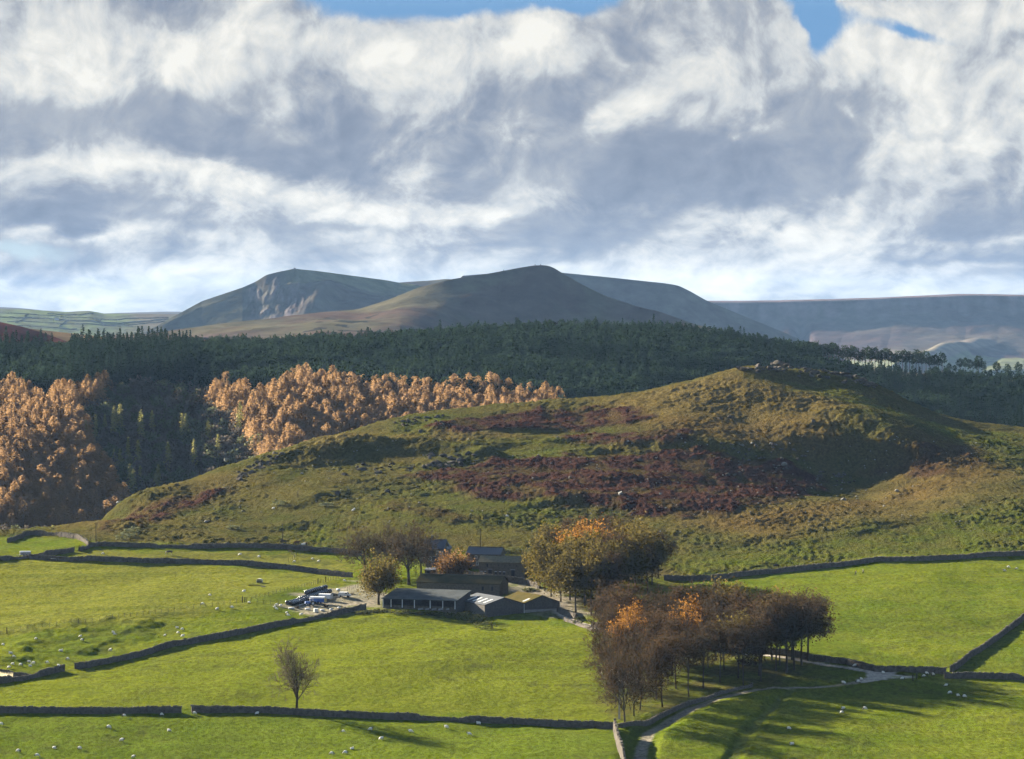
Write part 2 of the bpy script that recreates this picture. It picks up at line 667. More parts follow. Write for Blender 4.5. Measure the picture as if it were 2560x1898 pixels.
def _at(Hm, x, y):
    x, y = np.asarray(x, float), np.asarray(y, float)
    fi = np.interp(y, GY, np.arange(len(GY)))
    fj = np.interp(x / y, GS, np.arange(len(GS)))
    i0 = np.clip(fi.astype(int), 0, len(GY) - 2)
    j0 = np.clip(fj.astype(int), 0, len(GS) - 2)
    a, b = fi - i0, fj - j0
    return (Hm[i0, j0] * (1 - a) * (1 - b) + Hm[i0, j0 + 1] * (1 - a) * b + Hm[i0 + 1, j0] * a * (1 - b) + Hm[i0 + 1, j0 + 1] * a * b)


def cast(u, v, Hm=None):
    """where the view ray through a photograph pixel meets the near ground"""
    Hm = HN if Hm is None else Hm
    a, b = rayxz(u, v)
    ys = np.linspace(600, 1650, 2101)
    zr = ZC + b * ys
    zg = _at(Hm, np.clip(a, -0.1855, 0.1855) * ys, ys)
    k = np.argmax(zr < zg)
    if k == 0:
        k = len(ys) - 1 if zr[0] >= zg[0] else 1
    y0, y1 = ys[k - 1], ys[k]
    d0, d1 = zr[k - 1] - zg[k - 1], zr[k] - zg[k]
    y = y0 + (y1 - y0) * d0 / (d0 - d1 + 1e-9)
    return np.array([a * y, y, ZC + b * y])


HN = BASE.copy()


def castpl(pl):
    return np.array([cast(u, v, BASE) for u, v in pl])


def terrace(pl, h, w, L):
    """ground stepping up behind a line (left to right as seen), fading back into the slope"""
    q = castpl(pl)[:, :2]
    _, sd, tt = seg_dist(gx, gy, q)
    sd = sd + min(6.0, w * 0.4) * fbm(gx * 0.05, gy * 0.05, 3, 31)
    end = sstep(0.0, 0.35, tt) * sstep(1.0, 0.65, tt)
    end = end * (0.62 + 0.38 * np.clip(1.6 * fbm(gx * 0.022, gy * 0.022, 3, 33), -1, 1))
    return h * sstep(-w / 2, w / 2, sd) * np.exp(-np.maximum(sd, 0) / L) * end


ADD = np.zeros_like(BASE)
ADD += terrace([(700, 1180), (800, 1158), (900, 1150), (1000, 1146), (1040, 1160)], 6.5, 26, 55)
ADD += terrace([(1030, 1175), (1110, 1160), (1200, 1158), (1290, 1130)], 8.0, 24, 55)
ADD += terrace([(1290, 1150), (1500, 1135), (1700, 1125), (1900, 1135), (2010, 1160)], 4.5, 16, 38)
ADD += terrace([(1040, 1200), (1300, 1215), (1550, 1222), (1800, 1225)], 3.0, 22, 40)
ADD += terrace([(1240, 1285), (1420, 1262), (1650, 1278), (1860, 1270), (1950, 1265)], 3.5, 18, 30)
ADD += terrace([(640, 1280), (760, 1265), (860, 1245), (960, 1240)], 2.5, 16, 25)
ADD += terrace([(280, 1345), (340, 1330), (400, 1280), (470, 1250), (540, 1235)], 2.5, 10, 20)
# the hollow below the right shoulder
_hq = castpl([(2250, 1085), (2190, 1090), (2150, 1140), (2120, 1190), (2080, 1245)])[:, :2]
_, _hs, _ht = seg_dist(gx, gy, _hq)
_hs = _hs + 5.0 * fbm(gx * 0.03, gy * 0.03, 3, 35)
ADD -= 9.0 * np.where(_hs < 0, np.exp(-(_hs / 40.0) ** 2), np.exp(-(_hs / 27.0) ** 2)) * sstep(0, 0.25, _ht) * sstep(1.0, 0.8, _ht)
ADD += terrace([(1850, 1075), (1950, 1075), (2030, 1085), (2110, 1100)], 4, 20, 30)
ADD += terrace([(940, 1100), (1050, 1085), (1300, 1085), (1600, 1075)], 2.0, 16, 40)
ADD += terrace([(1700, 1380), (1950, 1345), (2150, 1318), (2350, 1290), (2460, 1282)], 0.8, 3, 9)
ADD += terrace([(2060, 1352), (2200, 1320), (2300, 1300), (2420, 1290)], 0.7, 3, 9)
# left lower field: humps and a small hollow
BASE2 = BASE + ADD

# hill boundary: front foot of the rough ground, from left to right along the walls
foot = np.array([cast(u, v, BASE)[:2] for u, v in [(-160, 1350), (60, 1343), (190, 1352), (245, 1361), (420, 1366), (560, 1367), (700, 1370), (850, 1379),
                                                     (1000, 1385), (1200, 1384), (1330, 1400), (1500, 1440), (1680, 1452), (1760, 1446), (1900, 1430), (2080, 1412), (2200, 1398), (2400, 1386), (2560, 1378), (2760, 1368)]])
_fo = np.argsort(foot[:, 0] / foot[:, 1])
FOOTY = np.interp(gx / gy, (foot[:, 0] / foot[:, 1])[_fo], foot[_fo, 1])
ROUGH = sstep(-4, 10, gy - FOOTY)          # 0 pasture, 1 rough hill

# undulation of the pasture, tussocks of the hill (real relief)
und = 1.25 * fbm(gx * 0.013, gy * 0.011, 3, 3) + 0.24 * fbm(gx * 0.05, gy * 0.05, 3, 5)
# old plough lines and sheep tracks run across the slope
und += 0.05 * perlin((gy + 0.16 * gx) * 0.22, gx * 0.012, 9)
tus = np.abs(fbm(gx * 0.36, gy * 0.30, 3, 21)) * 0.75 + 0.40 * fbm(gx * 0.12, gy * 0.10, 3, 23) + 0.30 * fbm(gx * 0.62, gy * 0.5, 2, 27)
patchy = 0.45 + 0.75 * sstep(-0.4, 0.5, fbm(gx * 0.018, gy * 0.018, 3, 25))
big = 2.2 * fbm(gx * 0.018, gy * 0.014, 4, 41)
edgefade = sstep(1470, 1430, gy)
fine_f = 0.10 * fbm(gx * 0.30, gy * 0.26, 4, 51, 0.6)
HN = BASE2 + (1 - ROUGH) * (und + fine_f) + ROUGH * (tus * patchy * 0.98 + big * (0.35 + 0.65 * sstep(0, 60, gy - FOOTY)) * 0.6)


def mask(poly, soft=6.0):
    q = [tuple(cast(u, v)[:2]) for u, v in poly]
    sh = 5.0
    wx = gx + sh * fbm(gx * 0.07, gy * 0.07, 3, 61)
    wy = gy + sh * 1.5 * fbm(gx * 0.07 + 9, gy * 0.07, 3, 63)
    return softpoly(wx, wy, q, soft)


# hummocks in the left lower pasture
hum = mask([(-60, 1590), (150, 1545), (420, 1545), (470, 1590), (300, 1630), (120, 1650), (-60, 1665)], 5)
HN += hum * (0.75 * np.maximum(fbm(gx * 0.11, gy * 0.075, 3, 71), -0.25))

bracken = np.zeros_like(BASE)
for poly in [
    [(1060, 1075), (1150, 1050), (1350, 1020), (1560, 1018), (1640, 1040), (1560, 1062), (1300, 1072), (1150, 1082)],
    [(1090, 1185), (1260, 1150), (1500, 1140), (1680, 1130), (1900, 1150), (2050, 1185), (2060, 1220), (1990, 1250), (1900, 1262), (1800, 1290), (1620, 1295), (1540, 1270), (1380, 1250), (1180, 1250), (1120, 1215)],
    [(1400, 1090), (1700, 1078), (1735, 1100), (1560, 1112), (1420, 1108)],
    [(380, 1260), (480, 1232), (565, 1225), (545, 1245), (470, 1275), (400, 1300), (350, 1318)],
    [(258, 1290), (330, 1270), (370, 1278), (330, 1300), (265, 1303)],
    [(2180, 1180), (2290, 1130), (2420, 1120), (2460, 1160), (2330, 1190)],
    [(1000, 1190), (1080, 1175), (1200, 1175), (1200, 1200), (1090, 1205)],
    [(960, 1250), (1090, 1270), (1200, 1300), (1100, 1300), (980, 1275)]]:
    w = 0.55 if poly[0] in ((2180, 1180), (960, 1250)) else 1.0
    bracken = np.maximum(bracken, w * mask(poly, 4))
bracken *= 0.48 + 0.52 * sstep(-0.42, 0.25, fbm(gx * 0.075, gy * 0.055, 4, 81))
HN += bracken * (0.55 + 0.85 * np.abs(fbm(gx * 0.42, gy * 0.32, 3, 83))) * ROUGH

lush = np.maximum.reduce([mask([(1680, 1395), (1950, 1362), (2300, 1305), (2600, 1250), (2700, 1380), (2000, 1430), (1680, 1460)], 14),
                          0.7 * mask([(700, 1375), (760, 1320), (860, 1325), (900, 1375), (820, 1390)], 12),
                          0.5 * mask([(850, 1250), (1300, 1215), (1500, 1330), (1000, 1340)], 16),
                          0.8 * mask([(950, 1085), (1010, 1050), (1120, 1030), (1180, 1050), (1060, 1085)], 6),
                          0.9 * mask([(1880, 935), (2080, 960), (2280, 1040), (2560, 1080), (2600, 1200), (2450, 1120), (2250, 1040), (2060, 990)], 10),
                          0.6 * mask([(1240, 1120), (1330, 1075), (1500, 1100), (1480, 1140), (1300, 1165)], 8)])
straw = np.maximum.reduce([mask([(1500, 1000), (1800, 935), (2000, 950), (2150, 1010), (2050, 1060), (1700, 1070), (1500, 1050)], 14),
                           0.75 * mask([(720, 1110), (1100, 1072), (1500, 1085), (1100, 1100), (800, 1130)], 10),
                           0.6 * mask([(130, 1320), (345, 1245), (560, 1180), (640, 1200), (420, 1280), (300, 1345)], 10),
                           0.6 * mask([(1680, 1300), (2000, 1260), (2350, 1190), (2560, 1180), (2400, 1280), (1900, 1340)], 14)])
rust = np.maximum.reduce([mask([(1600, 1050), (2000, 1050), (2150, 1110), (1950, 1130), (1650, 1090)], 14),
                          mask([(2140, 1250), (2200, 1120), (2420, 1110), (2500, 1180), (2250, 1260), (1900, 1330), (1720, 1320), (1800, 1290)], 16)]) * 0.8

# lanes, yards
LANE = [(1600, 1960), (1600, 1898), (1605, 1860), (1622, 1820), (1690, 1782), (1790, 1738), (1900, 1719), (2080, 1711), (2190, 1698), (2240, 1686)]
ROAD = [(2255, 1690), (2200, 1679), (2120, 1664), (2030, 1652), (1940, 1640), (1850, 1628), (1700, 1606), (1560, 1582), (1480, 1564), (1430, 1546), (1330, 1496), (1300, 1475)]


def strip(pl, w):
    q = castpl(pl)[:, :2]
    d, _, _ = seg_dist(gx, gy, q)
    return sstep(w / 2 + 0.5, w / 2 - 0.5, d), d


lane, lane_d = strip(LANE, 2.7)
road, road_d = strip(ROAD, 2.8)
TRACK = [(2240, 1690), (2330, 1699), (2450, 1708), (2620, 1719)]
tr_a, tr_d = strip(TRACK, 2.6)
junction = mask([(2150, 1690), (2195, 1670), (2240, 1680), (2260, 1697), (2210, 1706), (2130, 1708)], 1.0)
yard = np.maximum(mask([(700, 1515), (790, 1475), (900, 1455), (965, 1490), (950, 1515), (800, 1540)], 3), mask([(1262, 1470), (1330, 1455), (1420, 1490), (1440, 1545), (1330, 1530)], 3))
yard = np.maximum(yard, mask([(1080, 1440), (1190, 1430), (1300, 1450), (1260, 1475), (1060, 1460)], 3))
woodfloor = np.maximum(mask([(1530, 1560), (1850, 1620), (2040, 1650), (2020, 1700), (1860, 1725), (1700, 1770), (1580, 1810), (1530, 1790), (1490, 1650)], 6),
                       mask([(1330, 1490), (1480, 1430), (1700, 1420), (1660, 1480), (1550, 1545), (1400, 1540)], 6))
dirt = np.maximum.reduce([lane * 0.9, road, junction, yard * 0.85])
# the lane runs in a slight cutting, the sunken path beside it is deeper
flat = np.maximum(lane, road)
HN -= 0.5 * sstep(6, 2.0, np.minimum(lane_d, road_d)) * (1 - yard)
gul, gul_d = strip([(1985, 1722), (1955, 1738), (1920, 1775), (1870, 1825), (1840, 1870), (1800, 1960)], 2.0)
HN -= 0.6 * sstep(3.0, 0.5, gul_d)
cut, cut_d = strip([(1588, 2000), (1584, 1898), (1588, 1850), (1606, 1816), (1668, 1780), (1770, 1740)], 2.0)
HN += 0.35 * sstep(-0.5, -3.0, seg_dist(gx, gy, castpl(LANE[:7])[:, :2])[1]) * sstep(14, 4, lane_d)
HN -= 0.5 * sstep(4.2, 2.4, lane_d) * sstep(790, 740, gy)

# ------------------------------------------------------------------ ground colours (albedo)
def lerp(a, b, f):
    return a * (1 - f[..., None]) + np.asarray(b) * f[..., None]


n_lo = sstep(-0.6, 0.6, fbm(gx * 0.02, gy * 0.016, 4, 91))
n_mi = sstep(-0.6, 0.6, fbm(gx * 0.10, gy * 0.07, 4, 93))
C = np.broadcast_to(np.array([0.0784, 0.0994, 0.0091]), gx.shape + (3,)).copy()
C = lerp(C, (0.0560, 0.0805, 0.0077), n_lo)
C = lerp(C, (0.0980, 0.1050, 0.0154), n_mi * 0.45)
leftf = mask([(-80, 1400), (300, 1390), (860, 1440), (840, 1460), (500, 1540), (-80, 1600)], 4)
C = lerp(C, (0.1155, 0.1155, 0.0210), leftf * 0.65)
horsef = mask([(150, 1395), (250, 1375), (700, 1380), (860, 1395), (860, 1430), (600, 1410), (200, 1400)], 3)
C = lerp(C, (0.1190, 0.1085, 0.0280), horsef * (gx < -40) * 0.6)
midf = mask([(200, 1660), (600, 1575), (900, 1520), (1240, 1560), (1480, 1570), (1500, 1700), (1530, 1800), (900, 1780), (-80, 1765), (-80, 1720)], 3)
C = lerp(C, np.array([0.094, 0.106, 0.011]), midf * 0.55)
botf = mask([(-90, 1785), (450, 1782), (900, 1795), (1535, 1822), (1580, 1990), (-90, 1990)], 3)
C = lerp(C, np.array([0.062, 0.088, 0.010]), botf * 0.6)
strk = sstep(0.05, 0.55, fbm((gx + 0.35 * gy) * 0.006, (gy - 0.22 * gx) * 0.16, 3, 95))
C = lerp(C, np.array([0.055, 0.072, 0.010]), strk * 0.40)
rush = sstep(0.28, 0.5, fbm(gx * 0.16, gy * 0.10, 3, 97)) * sstep(-0.1, 0.35, fbm(gx * 0.013, gy * 0.013, 2, 99))
C = lerp(C, np.array([0.050, 0.058, 0.014]), rush * 0.55)
# faint wheel tracks across the grass
for pl_ in ([(-40, 1680), (300, 1660), (560, 1625), (820, 1600), (1000, 1588)], [(-40, 1690), (310, 1668), (570, 1632), (830, 1607), (1000, 1594)], [(400, 1452), (560, 1438), (700, 1440)],
            [(200, 1565), (420, 1540), (600, 1522)], [(1700, 1490), (2000, 1470), (2300, 1450), (2560, 1440)], [(1020, 1840), (1300, 1835), (1535, 1828)]):
    tk, _ = strip(pl_, 1.1)
    C = lerp(C, np.array([0.045, 0.055, 0.010]), tk * 0.55)
C = C * np.array([0.90, 0.87, 0.85]) * 0.76
# rough hill
Hc = np.broadcast_to(np.array([0.0735, 0.0644, 0.0196]), gx.shape + (3,)).copy()
Hc = lerp(Hc, (0.0525, 0.0560, 0.0154), n_lo)
Hc = lerp(Hc, (0.1155, 0.0840, 0.0315), straw * 0.9)
Hc = lerp(Hc, (0.0665, 0.0805, 0.0126), lush * 0.85)
Hc = lerp(Hc, (0.0875, 0.0504, 0.0210), rust * 0.7)
Hc = lerp(Hc, (0.0910, 0.0700, 0.0266), n_mi * 0.4)
Hc = lerp(Hc, (0.048, 0.023, 0.018), np.clip(bracken * 1.15, 0, 1))
Hc = Hc * np.array([0.55, 0.55, 0.48])
C = lerp(C, Hc, ROUGH)
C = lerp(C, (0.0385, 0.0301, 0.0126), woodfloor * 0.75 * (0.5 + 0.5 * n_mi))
C = lerp(C, (0.1435, 0.1225, 0.0980), dirt * (0.75 + 0.25 * n_mi))
C = lerp(C, (0.24, 0.21, 0.17), np.clip(road + junction, 0, 1) * 0.9)
C = lerp(C, (0.1050, 0.1120, 0.0210), tr_a * 0.6)
C = lerp(C, (0.0420, 0.0490, 0.0140), gul * 0.6)


def ground_mat(name, bump_s, bump_d, lo=0.35, hi=1.75):
    m, t, out = newmat(name)
    at = t.new('ShaderNodeAttribute')
    at.attribute_name = 'tone'
    p = pos(t)
    ps = t.vmath('MULTIPLY', p, (1.0, 0.55, 1.0))
    n1 = t.noise(ps, 0.9, 5, 0.62)
    n2 = t.noise(ps, 3.2, 3, 0.6)
    f = t.math('MULTIPLY_ADD', n1, 0.75, t.math('MULTIPLY', n2, 0.35))
    k = t.rng(f, 0.30, 0.80, lo, hi)
    c = t.vmath('SCALE', at.outputs['Color'])
    t.put(c.node.inputs['Scale'], k)
    h = t.math('MULTIPLY_ADD', n2, 0.4, n1)
    bsdf(t, out, c, 0.95, h, bump_s, bump_d, sheen=0.08, spec=0.0, sheen_tint=c)
    return m


M_field = ground_mat('pasture grass', 0.8, 0.35)
M_hill = ground_mat('rough hill grass', 1.0, 0.9, 0.25, 1.85)
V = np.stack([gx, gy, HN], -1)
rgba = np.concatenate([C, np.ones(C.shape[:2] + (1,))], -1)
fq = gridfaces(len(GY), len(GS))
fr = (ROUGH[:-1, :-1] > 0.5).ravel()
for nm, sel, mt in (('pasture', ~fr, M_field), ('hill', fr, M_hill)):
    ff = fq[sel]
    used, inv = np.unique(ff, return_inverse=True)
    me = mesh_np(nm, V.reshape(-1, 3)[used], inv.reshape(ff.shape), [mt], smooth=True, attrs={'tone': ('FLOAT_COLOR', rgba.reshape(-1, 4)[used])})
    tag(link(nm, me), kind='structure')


def gz(x, y):
    return float(_at(HN, x, y))


def G(u, v, dz=0.0):
    p = cast(u, v)
    return Vector((p[0], p[1], p[2] + dz))

# ================================================================== the wooded slope across the valley
_fp, _fz = [], []
for (u, v, d) in [
    (0, 1330, 1480), (0, 1180, 1560), (0, 1070, 1650), (0, 985, 1730), (0, 940, 1800), (0, 915, 1880), (0, 912, 1980),
    (-250, 1330, 1480), (-250, 1180, 1570), (-250, 1050, 1660), (-250, 960, 1730), (-250, 905, 1800), (-250, 870, 1900), (-250, 870, 1980),
    (230, 1340, 1490), (230, 1190, 1565), (230, 1050, 1640), (230, 985, 1700), (230, 945, 1790), (230, 915, 1890), (230, 912, 1990),
    (450, 1300, 1520), (450, 1200, 1580), (450, 1100, 1655), (450, 1020, 1720), (450, 950, 1790), (450, 905, 1890), (450, 905, 1990),
    (650, 1250, 1530), (650, 1150, 1600), (650, 1060, 1660), (650, 1005, 1710), (650, 960, 1780), (650, 900, 1900), (650, 895, 2000),
    (900, 1180, 1590), (900, 1075, 1660), (900, 1010, 1720), (900, 960, 1790), (900, 893, 1900), (900, 885, 2000),
    (1300, 1150, 1600), (1300, 1060, 1680), (1300, 985, 1760), (1300, 925, 1850), (1300, 868, 1940), (1300, 862, 2030),
    (1700, 1120, 1620), (1700, 1010, 1760), (1700, 925, 1860), (1700, 874, 1950), (1700, 868, 2040),
    (2000, 1120, 1640), (2000, 1030, 1760), (2000, 955, 1870), (2000, 912, 1955), (2000, 915, 2040),
    (2200, 1120, 1660), (2200, 1040, 1770), (2200, 975, 1870), (2200, 930, 1950), (2200, 940, 2040),
    (2400, 1150, 1650), (2400, 1060, 1770), (2400, 995, 1870), (2400, 945, 1945), (2400, 960, 2040),
    (2560, 1170, 1650), (2560, 1070, 1770), (2560, 1005, 1870), (2560, 958, 1945), (2560, 975, 2040),
    (2800, 1180, 1650), (2800, 1080, 1770), (2800, 1015, 1870), (2800, 970, 1945), (2800, 990, 2040)]:
    p = P(u, v, d)
    _fp.append((p[0], p[1]))
    _fz.append(p[2])
for s_ in np.linspace(-0.2, 0.2, 7):
    _fp += [(s_ * 1430, 1430), (s_ * 2150, 2150), (s_ * 2260, 2260)]
    _fz += [12.0, ZC - 52, ZC - 85]
FAR = TPS(_fp, np.array(_fz), 60.0)
FS = np.linspace(-0.215, 0.215, 200)
FY = np.linspace(1430, 2240, 160)
fs, fy = np.meshgrid(FS, FY)
fx = fs * fy
FH = FAR(fx, fy) + 1.2 * fbm(fx * 0.02, fy * 0.02, 3, 5)


def fz(x, y):
    fi = np.clip(np.interp(y, FY, np.arange(len(FY))), 0, len(FY) - 1.001)
    fj = np.clip(np.interp(np.asarray(x) / y, FS, np.arange(len(FS))), 0, len(FS) - 1.001)
    i0, j0 = fi.astype(int), fj.astype(int)
    a, b = fi - i0, fj - j0
    return FH[i0, j0] * (1 - a) * (1 - b) + FH[i0, j0 + 1] * (1 - a) * b + FH[i0 + 1, j0] * a * (1 - b) + FH[i0 + 1, j0 + 1] * a * b


M_floor = simple('woodland floor', (0.035, 0.032, 0.018), (0.065, 0.055, 0.028), 0.12, 0.95, 0.5, spec=0.05)
me = mesh_np('wooded_hillside', np.stack([fx, fy, FH], -1).reshape(-1, 3), gridfaces(160, 200), [M_floor], smooth=True)
tag(link('wooded_hillside', me), kind='structure')

# wide valley ground under everything, out to the horizon
gm = newmat('valley ground')
_n = gm[1].noise(pos(gm[1]), 0.004, 6, 0.6)
bsdf(gm[1], gm[2], gm[1].ramp(_n, [(0.3, (0.06, 0.075, 0.022)), (0.5, (0.09, 0.10, 0.03)), (0.7, (0.085, 0.07, 0.035))]), 0.95, spec=0.05)
n_ = 40
vx, vy = np.meshgrid(np.linspace(-9000, 9000, n_), np.linspace(-1500, 16000, n_))
me = mesh_np('valley_ground', np.stack([vx, vy, np.full_like(vx, -12.0) + 4 * fbm(vx * 0.001, vy * 0.001, 3, 2) - 0.0], -1).reshape(-1, 3), gridfaces(n_, n_), [gm[0]], smooth=True)
tag(link('valley_ground', me), kind='structure')


# ================================================================== far hills
def far_hill(name, crest, D, depth, foot, colfn, back=900.0, shape=1.0, nx=260, ny=90, namp=6.0, nscale=0.004, extra=None, matname=None, bump=0.6, rim=0.0):
    """a hill whose skyline runs through the crest pixels at distance D and whose front comes down to the foot pixels 'depth' nearer"""
    cu = np.array([c[0] for c in crest], float)
    cv = np.array([c[1] for c in crest], float)
    fu = np.array([c[0] for c in foot], float)
    fv = np.array([c[1] for c in foot], float)
    # beyond the ends of the traced skyline the hill runs on and sinks into the valley
    uu = np.concatenate([np.linspace(cu[0] - 420, cu[0], 14, endpoint=False), np.linspace(cu[0], cu[-1], nx - 28), np.linspace(cu[-1] + 30, cu[-1] + 420, 14)])
    vv = np.interp(uu, cu, cv) + 0.42 * np.maximum(0, np.maximum(cu[0] - uu, uu - cu[-1]))
    k = np.ones(5) / 5.0
    vs = np.convolve(np.pad(vv, 2, mode='edge'), k, 'valid')
    Dc = np.interp(uu, cu, np.array([c[2] if len(c) > 2 else D for c in crest], float))
    A, B = rayxz(uu, vs)
    zc = ZC + B * Dc
    dep = np.interp(uu, fu, np.array([c[2] if len(c) > 2 else depth for c in foot], float))
    A2, B2 = rayxz(uu, np.interp(uu, fu, fv))
    zf = ZC + B2 * (Dc - dep)
    zf = np.where((uu < cu[0]) | (uu > cu[-1]), np.minimum(zf, zc - 6), zf)
    t = np.concatenate([np.linspace(-1, 0, 16, endpoint=False), np.linspace(0, 1, ny)])
    TT, UU = np.meshgrid(t, uu, indexing='ij')
    y = np.where(TT < 0, Dc[None] - TT * back, Dc[None] - TT * dep[None])
    x = A[None] * y
    sh = np.interp(uu, cu, np.array([c[3] if len(c) > 3 else shape for c in crest], float))
    fr_ = np.clip((TT - rim) / (1 - rim), 0, 1) ** sh[None]
    if rim:
        fr_ = np.where(TT < rim, 0.03 * np.clip(TT / rim, 0, 1), 0.03 + 0.97 * fr_)
    z = np.where(TT < 0, zc[None] - (TT * TT) * (zc[None] + 20) * 0.8, zc[None] + (zf - zc)[None] * fr_)
    am = np.clip(np.abs(TT) * 6, 0, 1)
    z = z + namp * am * fbm(x * nscale, y * nscale, 5, 7)
    if extra is not None:
        z = z + extra(UU, TT, x, y)
    tone = colfn(UU, TT, x, y) * np.array([0.95, 0.87, 1.12])  # blue tint painted into the hill colours in place of more haze
    m, tr, out = newmat((matname or name) + ' cover')
    at = tr.new('ShaderNodeAttribute')
    at.attribute_name = 'tone'
    n = tr.noise(pos(tr), 0.02, 6, 0.65)
    c = tr.vmath('SCALE', at.outputs['Color'])
    tr.put(c.node.inputs['Scale'], tr.rng(n, 0.3, 0.7, 0.65, 1.35))
    bsdf(tr, out, c, 0.95, n, bump, 6.0, spec=0.0)
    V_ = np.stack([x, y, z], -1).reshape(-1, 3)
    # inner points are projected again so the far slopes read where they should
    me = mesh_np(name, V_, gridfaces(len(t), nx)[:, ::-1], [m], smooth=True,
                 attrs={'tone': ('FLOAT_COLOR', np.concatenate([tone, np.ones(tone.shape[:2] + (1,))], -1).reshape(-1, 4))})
    o = tag(link(name, me), kind='structure')
    return dict(u=uu, t=t, x=x, y=y, z=z, o=o)


def tone_of(base, alt, sc, seed, thr=0.0):
    def f(U, T, x, y):
        n = sstep(-0.35 + thr, 0.35 + thr, fbm(x * sc, y * sc, 4, seed))
        return np.asarray(base) * (1 - n[..., None]) + np.asarray(alt) * n[..., None]
    return f


# the conical hill in the middle
LOSE = [(250, 842, 4150, 1.0), (384, 834, 4180, 1.0), (444, 824, 4200, 1.0), (560, 808, 4260), (687, 795, 4330), (800, 781, 4400), (893, 774, 4420), (970, 750, 4450), (1042, 721, 4480), (1123, 699, 4500), (1228, 683, 4510), (1313, 667, 4520),
        (1340, 663.5, 4520), (1365, 663, 4520), (1382, 668, 4520), (1406, 683, 4520), (1454, 711, 4510), (1511, 739, 4500), (1592, 766, 4480), (1648, 779, 4460), (1741, 812, 4420), (1870, 842, 4350), (1960, 858, 4300), (2060, 880, 4250)]


def lose_col(U, T, x, y):
    n = sstep(-0.4, 0.4, fbm(x * 0.006, y * 0.006, 4, 3))
    c = lerp(np.broadcast_to(np.array([0.0499, 0.0475, 0.0214]), U.shape + (3,)), (0.0404, 0.0294, 0.0162), n)
    low = sstep(0.55, 0.95, T) * sstep(1500, 1200, U)
    c = lerp(c, (0.0546, 0.0404, 0.0261), low * 0.7)
    dots = sstep(0.30, 0.42, fbm(x * 0.035, y * 0.02, 2, 12)) * sstep(700, 760, U) * sstep(1000, 900, U) * sstep(0.05, 0.2, T)
    c = lerp(c, (0.0143, 0.0143, 0.0076), dots)
    return c


H_lose = far_hill('conical_hill', LOSE, 4500, 260,
                  [(250, 850, 60), (384, 850, 80), (560, 846, 300), (687, 850, 520), (800, 850, 700), (1000, 852, 560), (1150, 852, 270), (1250, 852, 180), (1365, 850, 165), (1500, 850, 150), (1592, 850, 130), (1741, 850, 70), (1870, 862, 60), (2060, 892, 40)],
                  lose_col, namp=5.0, nscale=0.005, back=700, shape=0.85, nx=420)

# the ridge with the landslip face, left
MAM = [(330, 846, 6300), (380, 822, 6350), (444, 786, 6400), (505, 753, 6450), (606, 719, 6480), (638, 705, 6500), (667, 687, 6500), (700, 679, 6500), (735, 672, 6500), (788, 677, 6520), (900, 692, 6600), (960, 700, 6650), (994, 706, 6700), (1040, 712, 6700), (1100, 730, 6700), (1200, 760, 6700)]


def mam_extra(U, T, x, y):
    g = sstep(600, 640, U) * sstep(800, 740, U) * sstep(0.03, 0.10, T) * sstep(0.75, 0.6, T)
    gul = np.abs(fbm(x * 0.035, y * 0.010, 4, 17))
    led = 6 * g * (gul - 0.35)
    # terraces of the old rampart on the right shoulder
    r1 = sstep(690, 720, U) * sstep(1010, 960, U)
    tl = np.interp(U, [690, 760, 850, 950, 1000], [0.13, 0.17, 0.24, 0.26, 0.2])
    led += r1 * (-5.0 * sstep(0.02, 0.0, np.abs(T - tl) - 0.012) + 5.0 * sstep(0.02, 0.0, np.abs(T - tl - 0.05) - 0.012))
    spur = 16 * np.exp(-((U - 860 + 140 * T) / 36.0) ** 2) * sstep(0.1, 0.3, T)
    return led + spur


def mam_col(U, T, x, y):
    n = sstep(-0.4, 0.4, fbm(x * 0.004, y * 0.004, 4, 3))
    c = lerp(np.broadcast_to(np.array([0.0451, 0.0451, 0.0199]), U.shape + (3,)), (0.0356, 0.0309, 0.0171), n)
    g = sstep(600, 640, U) * sstep(790, 740, U) * sstep(0.04, 0.10, T)
    s = np.abs(fbm(x * 0.035, y * 0.010, 4, 17))
    c = lerp(c, (0.1236, 0.1093, 0.0855), g * (0.15 + 0.35 * sstep(0.15, 0.6, s)))
    c = lerp(c, (0.0760, 0.0855, 0.0285), sstep(680, 740, U) * sstep(0.26, 0.12, T) * 0.8)
    return c


H_mam = far_hill('landslip_ridge', MAM, 6500, 330, [(330, 850, 60), (444, 850, 110), (606, 850, 235), (735, 850, 262), (900, 850, 420), (1000, 850, 520), (1200, 850, 300)], mam_col, namp=5, nscale=0.006, extra=mam_extra, shape=0.95, nx=420, ny=120)

far_hill('saddle_ridge', [(940, 716), (1002, 706), (1083, 701), (1119, 697), (1140, 700), (1250, 720), (1400, 760)], 7200, 400, [(940, 850), (1400, 850)],
         tone_of((0.0428, 0.0404, 0.0199), (0.0333, 0.0285, 0.0166), 0.004, 4), nx=120, ny=40)
far_hill('long_ridge', [(1150, 690), (1300, 678), (1406, 682), (1527, 694), (1620, 704), (1660, 708), (1696, 714), (1725, 728), (1765, 751), (1801, 766), (1902, 808), (1951, 828), (2023, 858), (2080, 885), (2130, 905)], 7000, 420,
         [(1150, 850, 230), (1700, 850, 210), (1900, 870, 110), (2023, 880, 70), (2130, 910, 60)],
         tone_of((0.0404, 0.0380, 0.0199), (0.0356, 0.0285, 0.0171), 0.003, 6), nx=300, ny=60, namp=6)

# the moorland plateau with its dark edge, right
PLAT = [(1600, 775), (1765, 752), (1850, 752), (1943, 751), (2064, 748), (2200, 744), (2306, 739), (2387, 735), (2480, 735.5), (2560, 737), (2760, 742)]


